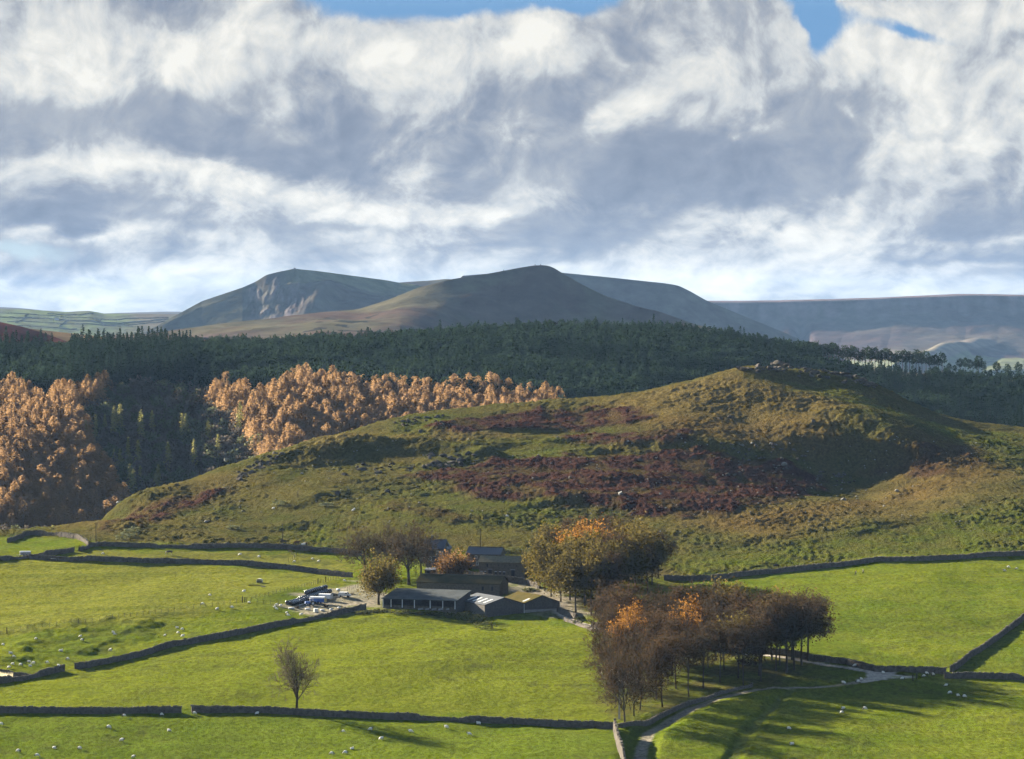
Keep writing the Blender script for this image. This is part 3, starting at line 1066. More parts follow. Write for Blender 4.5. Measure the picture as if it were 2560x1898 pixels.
def plat_extra(U, T, x, y):
    fl = np.abs(perlin(U / 95.0, T * 1.2, 3))
    cl = -26 * np.exp(-((U - 1995 - 40 * T) / 16.0) ** 2) * sstep(0.06, 0.2, T)
    cl += 10 * np.exp(-((U - 1958 - 30 * T) / 22.0) ** 2) * sstep(0.1, 0.3, T)
    top = 10 * sstep(0.10, 0.05, T) * 0
    sp = 42 * np.exp(-((U - 2620 + 330 * T) / 60.0) ** 2) * sstep(0.25, 0.8, T)
    return 5 * (fl - 0.3) * sstep(0.08, 0.3, T) + cl + sp + top


def plat_col(U, T, x, y):
    n = sstep(-0.4, 0.4, fbm(x * 0.003, y * 0.003, 4, 3))
    c = lerp(np.broadcast_to(np.array([0.0404, 0.0356, 0.0214]), U.shape + (3,)), (0.0333, 0.0247, 0.0171), n)
    c = lerp(c, (0.0713, 0.0570, 0.0428), sstep(0.16, 0.05, T + 0.06 * fbm(U / 60.0, T * 0, 3, 8)) * 0.8)  # paler strip along the top paints in the sunlit rim
    fld = sstep(0.56, 0.66, T + 0.05 * fbm(U / 50.0, T * 3, 3, 9)) * sstep(1990, 2080, U) * sstep(2420, 2330, U)
    c = lerp(c, (0.0808, 0.0760, 0.0404), fld * 0.9)
    gr = sstep(0.72, 0.78, T + 0.04 * fbm(U / 60.0, T * 3, 3, 19)) * sstep(2050, 2130, U)
    c = lerp(c, (0.0903, 0.1045, 0.0356), gr * 0.85)
    sp = sstep(0.6, 0.8, np.exp(-((U - 2620 + 330 * T) / 70.0) ** 2) * 1.1) * sstep(0.3, 0.6, T)
    c = lerp(c, (0.0950, 0.0832, 0.0475), sp * 0.8)
    return c


H_plat = far_hill('moorland_plateau', PLAT, 9000, 700, [(1600, 930, 700), (1900, 935, 900), (2200, 930, 1100), (2500, 925, 1100), (2760, 930, 1000)], plat_col, namp=8, nscale=0.0035, extra=plat_extra, shape=0.48, rim=0.08, nx=460, ny=130, back=2500)

# green farmland hill, left, and the last faint ridges
FARM = [(-260, 770, 7800), (-60, 771, 7800), (0, 772, 7800), (81, 775), (170, 780), (200, 778), (226, 777.5), (245, 781), (262, 784.5), (330, 785), (444, 785), (520, 790), (640, 830)]


def farm_col(U, T, x, y):
    n = sstep(-0.4, 0.4, fbm(U / 55.0, T * 5, 3, 3))
    c = lerp(np.broadcast_to(np.array([0.0594, 0.0784, 0.0238]), U.shape + (3,)), (0.0475, 0.0546, 0.0214), n)
    c = lerp(c, (0.0570, 0.0451, 0.0261), sstep(300, 360, U) * 0.7)
    c = lerp(c, (0.0238, 0.0261, 0.0143), sstep(0.25, 0.5, fbm(U / 16.0, T * 22, 3, 5)) * 0.6 * sstep(0.35, 0.6, T))
    return c


H_farm = far_hill('farmland_hill', FARM, 7800, 1000, [(-260, 868, 1300), (0, 866, 1300), (250, 856, 1000), (450, 850, 720), (640, 852, 150)], farm_col, namp=4, nscale=0.006, shape=0.9, nx=300, ny=100)
far_hill('distant_ridge', [(-300, 765), (0, 767.5), (60, 771), (120, 778), (200, 787), (275, 783), (330, 781.5), (388, 780), (452, 779.5), (560, 784), (700, 800)], 12500, 900, [(-300, 830), (700, 830)],
         tone_of((0.0428, 0.0404, 0.0238), (0.0380, 0.0333, 0.0214), 0.002, 6), nx=120, ny=24, namp=5)

# brown heather moor at the left edge, and its grassy foot
MOOR = [(-900, 560, 2250), (-600, 640, 2250), (-300, 740, 2220), (-60, 792, 2200), (0, 805, 2200), (60, 818, 2190), (120, 836, 2180), (175, 857, 2150), (220, 880, 2130), (300, 905, 2110)]  # high left part, out of view, added to throw shade on the valley
far_hill('heather_moor', MOOR, 2200, 210, [(-900, 960, 330), (-300, 940, 330), (0, 925, 210), (175, 905, 130), (300, 920, 60)],
         tone_of((0.0404, 0.0190, 0.0143), (0.0261, 0.0143, 0.0104), 0.012, 6), nx=220, ny=60, namp=2.0, nscale=0.015, back=400, shape=0.9)
far_hill('grass_moor', [(-200, 812), (40, 818), (110, 826), (200, 836), (300, 846), (380, 842), (440, 846), (520, 850), (620, 862), (760, 880)], 2600, 200, [(-200, 930), (760, 930)],
         tone_of((0.0808, 0.0618, 0.0261), (0.0618, 0.0475, 0.0214), 0.01, 6), nx=160, ny=30, namp=2.0, nscale=0.015, back=500)

# ------------------------------------------------------------------ the air between
hb = MB()
HZ0, HZ1 = -30.0, 330.0
hb.box((0, 7300, (HZ0 + HZ1) / 2), (19000, 18000, HZ1 - HZ0))
m, t, out = newmat('haze')
pv = t.new('ShaderNodeVolumePrincipled')
pv.inputs['Color'].default_value = (0.36, 0.60, 1.0, 1)
pv.inputs['Density'].default_value = 0.85e-5
pv.inputs['Anisotropy'].default_value = 0.1
t.l.new(pv.outputs[0], out.inputs['Volume'])
hz = hb.build('haze', m)
tag(hz, kind='stuff')

# ================================================================== foliage shapes
def leafquads(c, size, rs, flat=0.0, droop=None):
    """n small four-sided leaf clumps at centres c"""
    n = len(c)
    a = rs.normal(size=(n, 3))
    a[:, 2] *= (1 - flat)
    a /= np.linalg.norm(a, axis=1, keepdims=True) + 1e-9
    b = rs.normal(size=(n, 3))
    b -= a * (a * b).sum(1, keepdims=True)
    b /= np.linalg.norm(b, axis=1, keepdims=True) + 1e-9
    s = np.asarray(size).reshape(-1, 1) * np.ones((n, 1))
    a = a * s
    b = b * s * rs.uniform(0.45, 0.8, (n, 1))
    V = np.stack([c - a, c - b * rs.uniform(.6, 1, (n, 1)), c + a, c + b * rs.uniform(.6, 1, (n, 1))], 1).reshape(-1, 3)
    return V, np.arange(4 * n).reshape(n, 4)


def join(parts):
    Vs, Fs, n = [], [], 0
    for V, Fq in parts:
        Vs.append(V)
        Fs.append(Fq + n)
        n += len(V)
    return np.concatenate(Vs), np.concatenate(Fs)


def spire(seed, h, r, nb, nq, size, power=1.0, base=0.12, up=0.25, sag=0.3, jag=0.35):
    """a conifer: branches round a stem, each carrying sprays that get shorter towards the tip"""
    rs = np.random.RandomState(seed)
    t = (np.arange(nb) + rs.uniform(0, 1, nb)) / nb
    t = base + (1 - base) * t
    ang = np.arange(nb) * 2.399 + rs.uniform(-.5, .5, nb)
    rad = r * (1 - (t - base) / (1 - base)) ** power * rs.uniform(1 - jag, 1 + jag * 0.5, nb) + 0.05 * r
    k = (np.arange(nq) + 0.6) / nq
    C, D, Sz = [], [], []
    for i in range(nb):
        rr = rad[i] * k * rs.uniform(0.85, 1.1, nq)
        z = t[i] * h + up * rr - sag * rr * k + rs.normal(0, 0.12 * size, nq)
        c, s_ = math.cos(ang[i]), math.sin(ang[i])
        C.append(np.stack([rr * c, rr * s_, z], -1) + rs.normal(0, 0.16 * size, (nq, 3)))
        D.append(np.stack([np.full(nq, c), np.full(nq, s_), up - 2 * sag * k], -1) + rs.normal(0, 0.38, (nq, 3)))
        Sz.append(size * (1.0 - 0.30 * t[i]) * rs.uniform(0.7, 1.2, nq))
    C = np.concatenate(C + [np.array([[0, 0, h * 0.985], [0, 0, h * 0.95]])])
    D = np.concatenate(D + [np.array([[0, 0, 1.0], [0.2, 0, 1.0]])])
    Sz = np.concatenate(Sz + [np.array([size * 0.7, size * 0.7])])[:, None]
    D /= np.linalg.norm(D, axis=1, keepdims=True)
    n = len(C)
    W_ = np.cross(D, rs.normal(size=(n, 3)))
    W_ /= np.linalg.norm(W_, axis=1, keepdims=True)
    a_, b_ = D * Sz, W_ * Sz * rs.uniform(0.26, 0.46, (n, 1))
    V = np.stack([C - a_, C - b_, C + a_ * 1.1, C + b_], 1).reshape(-1, 3)
    return V, np.arange(4 * n).reshape(n, 4)


def stem(h, r, n=5, z0=0.0):
    a = np.arange(n) * 2 * math.pi / n
    V = np.concatenate([np.stack([r * np.cos(a), r * np.sin(a), np.full(n, z0 - 0.6)], -1), np.stack([0.25 * r * np.cos(a), 0.25 * r * np.sin(a), np.full(n, h)], -1)])
    i = np.arange(n)
    return V, np.stack([i, (i + 1) % n, n + (i + 1) % n, n + i], -1)


def puff(seed, h, r, base, n, size, top=1.0):
    """a rounded crown: clumps near the outside of an uneven egg"""
    rs = np.random.RandomState(seed)
    d = rs.normal(size=(n, 3))
    d /= np.linalg.norm(d, axis=1, keepdims=True)
    lump = 1 + 0.22 * np.sin(d[:, 0] * 5 + seed) * np.cos(d[:, 1] * 4 + seed * 2) + 0.18 * np.sin(d[:, 2] * 7 + d[:, 0] * 3 + seed)
    rr = rs.uniform(0.55, 1.0, (n, 1)) ** 0.5 * lump[:, None]
    hh = (h - base) / 2
    c = d * rr * np.array([r, r, hh]) + np.array([0, 0, base + hh])
    c[:, :2] *= (1 - 0.25 * np.clip((c[:, 2:3] - base) / (h - base), 0, 1) * (2 - top))
    return leafquads(c, size * rs.uniform(0.7, 1.25, n), rs, flat=0.2)


M_larch = leafmat('autumn larch needles', (0.265, 0.158, 0.070), (0.190, 0.108, 0.048), (0.335, 0.215, 0.105), 0.5, 0.06)
M_pine = leafmat('dark pine needles', (0.0200, 0.0340, 0.0185), (0.0135, 0.0265, 0.0155), (0.0340, 0.0500, 0.0260), 0.25, 0.05)
M_spruce = leafmat('spruce needles', (0.0165, 0.0300, 0.0175), (0.0120, 0.0240, 0.0150), (0.0290, 0.0450, 0.0250), 0.22, 0.05)
M_yelgreen = leafmat('yellowing larch needles', (0.1860, 0.1740, 0.0563), (0.1318, 0.1450, 0.0488), (0.2557, 0.2102, 0.0750), 0.5, 0.05)
M_scrub = leafmat('bare scrub twigs', (0.0968, 0.0775, 0.0582), (0.0698, 0.0620, 0.0465), (0.1240, 0.1008, 0.0698), 0.35, 0.05)
M_scrubg = leafmat('grey green scrub', (0.0853, 0.0930, 0.0427), (0.0620, 0.0713, 0.0387), (0.1162, 0.1162, 0.0542), 0.4, 0.05)
M_bark = simple('grey brown bark', (0.075, 0.060, 0.045), (0.13, 0.11, 0.085), 3.0, 0.9, 0.03)
M_darkbark = simple('dark bark', (0.030, 0.024, 0.018), (0.055, 0.045, 0.034), 3.0, 0.9, 0.03)
M_palebark = simple('pale birch bark', (0.42, 0.39, 0.33), (0.20, 0.17, 0.14), 2.0, 0.85, 0.02)


def two(name, crown, trunk, mc, mt):
    V, Fq = join([crown, trunk])
    mi = np.concatenate([np.zeros(len(crown[1]), int), np.ones(len(trunk[1]), int)])
    return mesh_np(name, V, Fq, [mc, mt], midx=mi), V, Fq, mi


KIND = {}


def variants(kind, mc, mt, lst):
    KIND[kind] = [two(kind, c, s_, mc, mt) for c, s_ in lst]


variants('larch_tree', M_larch, M_bark, [(spire(10 + i, h * .84, r * 1.42, 104, 11, 0.64, 0.58, 0.10, 0.42, 0.42, 0.28), stem(h * .9, .22)) for i, (h, r) in enumerate([(17, 4.2), (19, 4.6), (15.5, 4.4), (18, 5.0), (16.5, 3.8), (20, 4.4)])])
variants('pine_tree', M_pine, M_darkbark, [(puff(30 + i, h, r, h * .30, 210, 0.72, 0.9), stem(h * .9, .16)) for i, (h, r) in enumerate([(13, 2.5), (13.8, 2.8), (12.5, 2.7), (13.2, 2.4), (12.4, 2.6)])])
variants('spruce_tree', M_spruce, M_darkbark, [(spire(50 + i, h, r * 1.2, 60, 6, 0.80, 0.85, 0.06, -0.02, 0.35, 0.3), stem(h * .95, .2)) for i, (h, r) in enumerate([(17, 2.8), (19, 3.0), (15, 2.5), (22, 3.3)])])
variants('yellow_larch', M_yelgreen, M_bark, [(spire(70 + i, h * 1.15, r, 60, 8, 0.75, 0.8, 0.08, 0.2, 0.35), stem(h * .9, .2)) for i, (h, r) in enumerate([(14, 3.4), (16, 3.2), (12, 3.0)])])
variants('bare_tree', M_scrub, M_bark, [(puff(90 + i, h, r, 1.0, 420, 0.62), stem(h * .6, .2)) for i, (h, r) in enumerate([(8, 5.0), (10, 5.4), (7, 4.2), (9, 4.6)])])
variants('scrub_tree', M_scrubg, M_bark, [(puff(95 + i, h, r, 1.0, 420, 0.62), stem(h * .6, .2)) for i, (h, r) in enumerate([(8, 4.2), (10, 4.6), (7, 3.8)])])

# ------------------------------------------------------------------ planting the slope
L1 = [(528, 990), (560, 950), (640, 985), (722, 948), (770, 938), (900, 955), (1000, 955), (1100, 965), (1250, 965), (1400, 990), (1420, 1060), (1100, 1090), (900, 1130), (690, 1210), (660, 1150), (600, 1050), (548, 1010)]
L2 = [(-260, 960), (70, 960), (100, 985), (138, 995), (165, 970), (262, 952), (262, 985), (205, 1010), (218, 1060), (238, 1100), (275, 1175), (318, 1240), (340, 1290), (140, 1360), (-260, 1400)]
MIX = [(100, 1000), (165, 985), (262, 960), (420, 958), (560, 955), (740, 1300), (340, 1300)]


def jitter_grid(x0, x1, y0, y1, s, rs, j=0.42):
    nx, ny = int((x1 - x0) / s), int((y1 - y0) / s)
    X, Y = np.meshgrid(np.arange(nx) * s + x0, np.arange(ny) * s + y0)
    X = X + (np.arange(ny) % 2)[:, None] * s * 0.5
    return (X + rs.uniform(-j, j, X.shape) * s).ravel(), (Y + rs.uniform(-j, j, Y.shape) * s).ravel()


rs = np.random.RandomState(5)
plant = {k: [] for k in KIND}


def sow(kind, x, y, z, sc=1.0, tone=None):
    plant[kind].append((x, y, z, sc))


hid = lambda u, v: v > np.interp(u, [130, 345, 505, 646, 800, 966, 1139, 1400, 1687, 1900, 2046, 2187, 2354, 2560], [1335, 1250, 1190, 1150, 1100, 1058, 1025, 1008, 962, 915, 928, 962, 1035, 1070])
# larches
X, Y = jitter_grid(-300, 60, 1470, 1790, 5.5, rs)
Z = fz(X, Y)
U_, V_ = proj(X, Y, Z + 9)
ok = (inpoly(U_, V_, L1) | inpoly(U_, V_, L2)) & ~hid(U_, V_ - 55) & (U_ > -170)
for x, y, z in zip(X[ok], Y[ok], Z[ok]):
    sow('larch_tree', x, y, z, rs.uniform(0.78, 1.1))
# a few strays
for u, v, d in [(1505, 1000, 1640), (1450, 1000, 1640), (1318, 985, 1660), (440, 960, 1720), (575, 950, 1750)]:
    p = P(u, v, d)
    sow('larch_tree', p[0], d, float(fz(p[0], d)), 0.62)
# the mixed gully
X, Y = jitter_grid(-280, -60, 1470, 1790, 6.6, rs)
Z = fz(X, Y)
U_, V_ = proj(X, Y, Z + 5)
ok = inpoly(U_, V_, MIX) & ~inpoly(U_, V_, L1) & ~inpoly(U_, V_, L2) & ~hid(U_, V_ - 40)
for x, y, z, u, v in zip(X[ok], Y[ok], Z[ok], U_[ok], V_[ok]):
    q = rs.uniform()
    sow('bare_tree' if q < 0.62 else 'scrub_tree', x, y, z, rs.uniform(0.75, 1.2))
for u, v, d in [(215, 1075, 1600), (240, 1080, 1605), (262, 1060, 1620), (300, 1060, 1625), (285, 1072, 1615), (352, 1075, 1620), (380, 1060, 1640), (465, 1070, 1640), (455, 1080, 1630),
                (520, 1075, 1630), (285, 1150, 1575), (300, 1165, 1570), (320, 1150, 1580), (345, 1160, 1578), (325, 1215, 1545), (333, 1240, 1535), (395, 1205, 1555), (388, 1225, 1545),
                (350, 1195, 1560), (485, 1165, 1585), (545, 1150, 1600), (600, 1080, 1640), (420, 1165, 1580)]:
    p = P(u, v, d)
    sow('yellow_larch', p[0], d, float(fz(p[0], d)), rs.uniform(0.8, 1.1))
# dark conifers
X, Y = jitter_grid(-440, 400, 1640, 2010, 4.1, rs)
Z = fz(X, Y)
U_, V_ = proj(X, Y, Z)
_, Vt = proj(X, Y, Z + 13)
low = np.interp(U_, [-300, 120, 180, 270, 420, 540, 660, 760, 1000, 1250, 1430, 1560, 2700], [975, 975, 985, 965, 962, 972, 975, 960, 985, 995, 1040, 1080, 1200])
ok = (V_ < low + 28) & ~hid(U_, Vt) & (U_ > -130) & (U_ < 2690)
ok &= ~((U_ < 175) & (V_ < np.interp(U_, [-300, 0, 175], [888, 890, 900])))
# only the slope facing the camera and the crest
crest_y = np.interp(U_, [0, 230, 450, 650, 900, 1300, 1700, 2000, 2200, 2400, 2560], [1885, 1890, 1895, 1900, 1905, 1940, 1952, 1958, 1950, 1944, 1944])
ok &= Y < crest_y + 26
clear = (U_ > 2050) & (Y > crest_y - 24)          # the open strip where the single pines stand
ok &= ~clear
ok &= ~((U_ > 2060) & (Vt < np.interp(U_, [2060, 2150, 2300, 2460, 2560, 2700], [890, 906, 916, 925, 932, 940])))
for x, y, z, u, v in zip(X[ok], Y[ok], Z[ok], U_[ok], V_[ok]):
    n = float(perlin(np.array(x * 0.016), np.array(y * 0.03), 77))
    sp = (175 < u < 470 and y < 1880) or (n > 0.1 and u > 1500) or n > 0.42
    if u > 2080 and y < 1935:
        sp = n > -0.15
    sow('spruce_tree' if sp and rs.uniform() < .85 else 'pine_tree', x, y, z, rs.uniform(0.86, 1.10) * (0.76 if sp and u > 480 else 1.0))
# tall spires on the skyline
for u, vt, d, s_ in [(190, 835, 1880, 1.15), (207, 828, 1880, 1.2), (222, 826, 1885, 1.25), (245, 824, 1885, 1.2), (262, 830, 1885, 1.1), (300, 822, 1890, 1.3), (318, 826, 1890, 1.2), (345, 818, 1890, 1.3), (372, 818, 1890, 1.25), (388, 836, 1890, 1.1),
                    (1008, 822, 1905, 1.05), (1100, 800, 1910, 1.25), (1150, 798, 1910, 1.3), (1290, 795, 1935, 1.1), (1340, 800, 1938, 1.0), (1570, 815, 1945, 1.0), (1734, 822, 1950, .9), (930, 832, 1905, 1.0), (840, 834, 1900, .9)]:
    p = P(u, vt, d)
    g = float(fz(p[0], d))
    sow('spruce_tree', p[0], d, g, max(0.5, (p[2] - g) / 18.5))

SPEC = {
    'larch_tree': ('copper orange autumn larch on the valley side', 'larch', 'autumn larches on the valley side', 300),
    'pine_tree': ('dark green pine in the close conifer forest', 'pine', 'pines of the conifer forest', 300),
    'spruce_tree': ('dark narrow pointed spruce standing among the forest pines', 'spruce', 'spruces of the conifer forest', 300),
    'yellow_larch': ('yellow green conical larch rising from the shaded gully scrub', 'larch', 'yellow green larches in the gully', 300),
    'bare_tree': ('grey brown leafless tree in the shaded wooded gully', 'tree', 'bare trees in the gully', 300),
    'scrub_tree': ('dull green bushy tree in the shaded wooded gully', 'tree', 'green scrub trees in the gully', 300)}
STUFFNAME = {'larch_tree': 'larch_wood', 'pine_tree': 'pine_forest', 'spruce_tree': 'spruce_forest', 'bare_tree': 'bare_wood', 'scrub_tree': 'scrub_wood', 'yellow_larch': 'yellow_wood'}


def rotz(V, a, s):
    c, q = math.cos(a) * s, math.sin(a) * s
    return np.stack([V[:, 0] * c - V[:, 1] * q, V[:, 0] * q + V[:, 1] * c, V[:, 2] * s], -1)


COUNT = {}


def zone(kind, u, s):
    if kind == 'larch_tree':
        return ', stray on the crest' if s < 0.7 else (', left stand' if u < 400 else ', middle stand')
    if kind in ('pine_tree', 'spruce_tree'):
        return ', left part' if u < 640 else (', middle part' if u < 1700 else ', right of the hilltop')
    return ', upper left' if u < 330 else ', towards the middle larches'


for kind, lst in plant.items():
    lab, cat, grp, lim = SPEC[kind]
    lst.sort(key=lambda q: -q[3] / q[1])
    # those inside the frame come first
    def inside(q):
        u, v = proj(q[0], q[1], q[2] + 8)
        return 0 <= u <= 2560
    inn = [q for q in lst if inside(q)]
    outl = [q for q in lst if not inside(q)]
    COUNT[kind] = (len(inn), len(outl))
    vs = KIND[kind]
    for i, q in enumerate(inn[:lim]):
        me = vs[rs.randint(len(vs))][0]
        o = link(kind, me)
        o.location = (q[0], q[1], q[2] - 0.3)
        o.rotation_euler = (0, 0, rs.uniform(0, 6.28))
        o.scale = (q[3],) * 3
        uu = float(proj(q[0], q[1], q[2])[0])
        tag(o, lab + zone(kind, uu, q[3]), cat, grp)
    rest = inn[lim:] + outl
    if rest:
        Vs, Fs, Ms, n = [], [], [], 0
        for q in rest:
            _, V0, F0, m0 = vs[rs.randint(len(vs))]
            Vr = rotz(V0, rs.uniform(0, 6.28), q[3]) + np.array([q[0], q[1], q[2] - 0.3])
            Vs.append(Vr)
            Fs.append(F0 + n)
            Ms.append(m0)
            n += len(V0)
        me = mesh_np(STUFFNAME[kind], np.concatenate(Vs), np.concatenate(Fs), list(vs[0][0].materials), midx=np.concatenate(Ms))
        tag(link(STUFFNAME[kind], me), kind='stuff')
print('TREES', COUNT)

# ================================================================== near trees
def grow(seed, h, clear, spread, up=0.5, levels=4, nmain=5, rtrunk=0.28, kids=4, wob=0.14, limb=0.55):
    """skeleton of a leafless tree: list of (p0, p1, r0, r1, level) and list of tips (point, direction)"""
    r_ = random.Random(seed)
    segs, tips = [], []

    def rv():
        return Vector((r_.gauss(0, 1), r_.gauss(0, 1), r_.gauss(0, 1)))

    def branch(p, d, L, r, lev):
        n = 3 if lev <= 2 else 2
        q = p.copy()
        d = d.normalized()
        for i in range(n):
            d = (d + rv() * wob + Vector((0, 0, up * 0.14))).normalized()
            q2 = q + d * (L / n)
            r2 = r * (0.78 if i < n - 1 else 0.6)
            segs.append((q, q2, r, r2, lev))
            r = r2
            q = q2
            if lev < levels and i < n - 1:
                for _ in range(1 if lev > 2 else 2):
                    a = rv()
                    a -= d * a.dot(d)
                    dd = (d * (0.7 + 0.2 * up) + a.normalized() * r_.uniform(0.6, 1.0)).normalized()
                    branch(q, dd, L * r_.uniform(0.45, 0.65), r * 0.6, lev + 1)
        if lev >= levels:
            tips.append((q, d))
        else:
            for _ in range(kids - 1):
                a = rv()
                a -= d * a.dot(d)
                dd = (d + a.normalized() * r_.uniform(0.35, 0.8) * (1.0 if lev else 1.3)).normalized()
                branch(q, dd, L * r_.uniform(0.5, 0.72), r * 0.68, lev + 1)

    p = Vector((0, 0, -0.5))
    top = Vector((r_.uniform(-.2, .2), r_.uniform(-.2, .2), clear * h))
    mid = (p + top) / 2 + Vector((r_.uniform(-.15, .15), r_.uniform(-.15, .15), 0))
    segs.append((p, mid, rtrunk * 1.25, rtrunk * 0.92, 0))
    segs.append((mid, top, rtrunk * 0.92, rtrunk * 0.8, 0))
    for i in range(nmain):
        a = i * 2.4 + r_.uniform(-.4, .4)
        out = spread * (0.35 + 0.75 * (i + 0.5) / nmain) if i else 0.08
        d = Vector((math.cos(a) * out, math.sin(a) * out, 1.0))
        start = top - Vector((0, 0, 1)) * (clear * h * 0.30 * r_.uniform(0, 1) * (i > 0))
        branch(start, d, h * (1 - clear) * limb * r_.uniform(0.8, 1.1), rtrunk * (0.72 if i == 0 else 0.5), 1)
    # fit height and width
    mz = max(t[0].z for t in tips) + 0.4
    k = h / mz
    segs = [(a * k, b * k, c, d, e) for a, b, c, d, e in segs]
    tips = [(a * k, d) for a, d in tips]
    return segs, tips


def wood_mesh(name, segs, mat, mn=0.02):
    mb = MB()
    for a, b, r0, r1, lev in segs:
        mb.tube(a, b, max(r0, mn), max(r1, mn * 0.7), 6 if lev == 0 else (4 if lev == 1 else 3), 0, caps=False)
    return mb.mesh(name, mat)


def crown_mesh(name, tips, mats, seed, twigs=6, tl=1.1, tw=0.05, leaves=0, ls=0.25, lspread=0.8, keep=1.0):
    rs_ = np.random.RandomState(seed)
    parts, mi = [], []
    T = np.array([t[0] for t in tips])
    D = np.array([t[1] for t in tips])
    if keep < 1:
        k = rs_.uniform(size=len(T)) < keep
        T, D = T[k], D[k]
    if twigs:
        c = np.repeat(T, twigs, 0)
        d = np.repeat(D, twigs, 0) + rs_.normal(0, 0.55, (len(c), 3))
        d /= np.linalg.norm(d, axis=1, keepdims=True)
        c = c - d * rs_.uniform(0, 0.5, (len(c), 1))
        s = np.cross(d, rs_.normal(size=c.shape))
        s /= np.linalg.norm(s, axis=1, keepdims=True)
        L = tl * rs_.uniform(0.6, 1.2, (len(c), 1))
        w = tw
        mid = c + d * L * 0.5 + s * rs_.uniform(-.12, .12, (len(c), 1))
        V = np.stack([c - s * w, c + s * w, mid + s * w * .7, c + d * L], 1).reshape(-1, 3)
        parts.append((V, np.arange(len(V)).reshape(-1, 4)))
        mi.append(np.zeros(len(c), int))
    if leaves:
        c = np.repeat(T, leaves, 0) + rs_.normal(0, lspread, (len(T) * leaves, 3))
        parts.append(leafquads(c, ls * rs_.uniform(0.6, 1.3, len(c)), rs_, flat=0.2))
        mi.append(np.ones(len(c), int))
    V, Fq = join(parts)
    return mesh_np(name, V, Fq, mats, midx=np.concatenate(mi))


M_twig = leafmat('brown twigs', (0.0404, 0.0323, 0.0199), (0.0304, 0.0256, 0.0161), (0.0546, 0.0418, 0.0247), 0.3, 0.05)
M_twigd = leafmat('dark twigs', (0.1050, 0.0840, 0.0600), (0.0825, 0.0675, 0.0510), (0.1350, 0.1050, 0.0750), 0.2, 0.05)
M_lorange = leafmat('copper beech leaves', (0.1627, 0.0757, 0.0163), (0.1122, 0.0505, 0.0116), (0.2244, 0.1122, 0.0236), 0.5, 0.3)
M_lolive = leafmat('olive autumn leaves', (0.0594, 0.0475, 0.0124), (0.0418, 0.0361, 0.0104), (0.0950, 0.0689, 0.0171), 0.5, 0.25)
M_lbrown = leafmat('russet brown leaves', (0.0418, 0.0261, 0.0128), (0.0294, 0.0204, 0.0114), (0.0618, 0.0356, 0.0161), 0.4, 0.25)
M_lpink = leafmat('light copper leaves', (0.1683, 0.0926, 0.0386), (0.1234, 0.0673, 0.0300), (0.2132, 0.1234, 0.0472), 0.5, 0.3)

TREE = {}


def treekind(key, n, seed, gro, cro, mats, bark):
    TREE[key] = []
    for i in range(n):
        g = dict(gro)
        g['h'] = gro['h'] * (0.92 + 0.16 * ((i * 0.618) % 1))
        sg, tp = grow(seed + i, **g)
        w = wood_mesh('trunk', sg, bark)
        c = crown_mesh('crown', tp, mats, seed + 50 + i, **cro)
        TREE[key].append((w, c, g['h']))


wood_g = dict(h=18.0, clear=0.38, spread=0.80, up=0.55, levels=3, nmain=5, rtrunk=0.25, kids=4, limb=0.55)
treekind('wood_bare', 4, 100, wood_g, dict(twigs=8, tl=1.6, tw=0.045, leaves=7, ls=0.25, lspread=0.9), [M_twig, M_lbrown], M_darkbark)
treekind('wood_brown', 3, 120, wood_g, dict(twigs=6, tl=1.4, tw=0.045, leaves=16, ls=0.28, lspread=1.0), [M_twig, M_lbrown], M_darkbark)
treekind('wood_orange', 2, 140, dict(wood_g, h=16.5, clear=0.34), dict(twigs=4, tl=1.1, tw=0.04, leaves=20, ls=0.30, lspread=0.95), [M_twig, M_lorange], M_darkbark)
treekind('wood_olive', 3, 160, dict(wood_g, h=18, clear=0.36, spread=0.9), dict(twigs=3, tl=1.0, tw=0.04, leaves=26, ls=0.34, lspread=1.0), [M_twig, M_lolive], M_darkbark)
treekind('wood_low', 2, 175, dict(wood_g, h=17, clear=0.20, spread=0.95), dict(twigs=7, tl=1.4, tw=0.045, leaves=7, ls=0.25, lspread=0.95), [M_twig, M_lbrown], M_darkbark)
treekind('wood_mix', 2, 170, dict(wood_g, h=17, clear=0.30, spread=0.95), dict(twigs=5, tl=1.2, tw=0.04, leaves=20, ls=0.32, lspread=1.0), [M_twig, M_lolive], M_darkbark)
treekind('sycamore', 3, 180, dict(wood_g, h=19, clear=0.20, spread=1.2), dict(twigs=2, tl=1.0, tw=0.04, leaves=34, ls=0.40, lspread=1.05), [M_twig, M_lolive], M_darkbark)
treekind('farm_bare', 3, 200, dict(h=16, clear=0.26, spread=1.25, up=0.35, levels=4, nmain=6, rtrunk=0.38, kids=3, limb=0.5), dict(twigs=6, tl=1.1, tw=0.045, leaves=2, ls=0.2, lspread=0.6), [M_twig, M_lbrown], M_darkbark)
treekind('farm_olive', 1, 220, dict(h=15, clear=0.22, spread=1.2, up=0.35, levels=4, nmain=6, rtrunk=0.35, kids=3, limb=0.5), dict(twigs=2, tl=0.9, tw=0.04, leaves=9, ls=0.30, lspread=0.7), [M_twig, M_lolive], M_darkbark)
treekind('small_copper', 1, 230, dict(h=9, clear=0.16, spread=1.0, up=0.2, levels=3, nmain=8, rtrunk=0.2, kids=4, limb=0.5), dict(twigs=3, tl=0.8, tw=0.03, leaves=15, ls=0.26, lspread=0.6), [M_twig, M_lpink], M_darkbark)
treekind('lone', 1, 243, dict(h=15.5, clear=0.22, spread=0.85, up=0.6, levels=4, nmain=8, rtrunk=0.30, kids=3, limb=0.48, wob=0.2), dict(twigs=4, tl=0.9, tw=0.012, leaves=0), [M_twigd], M_darkbark)
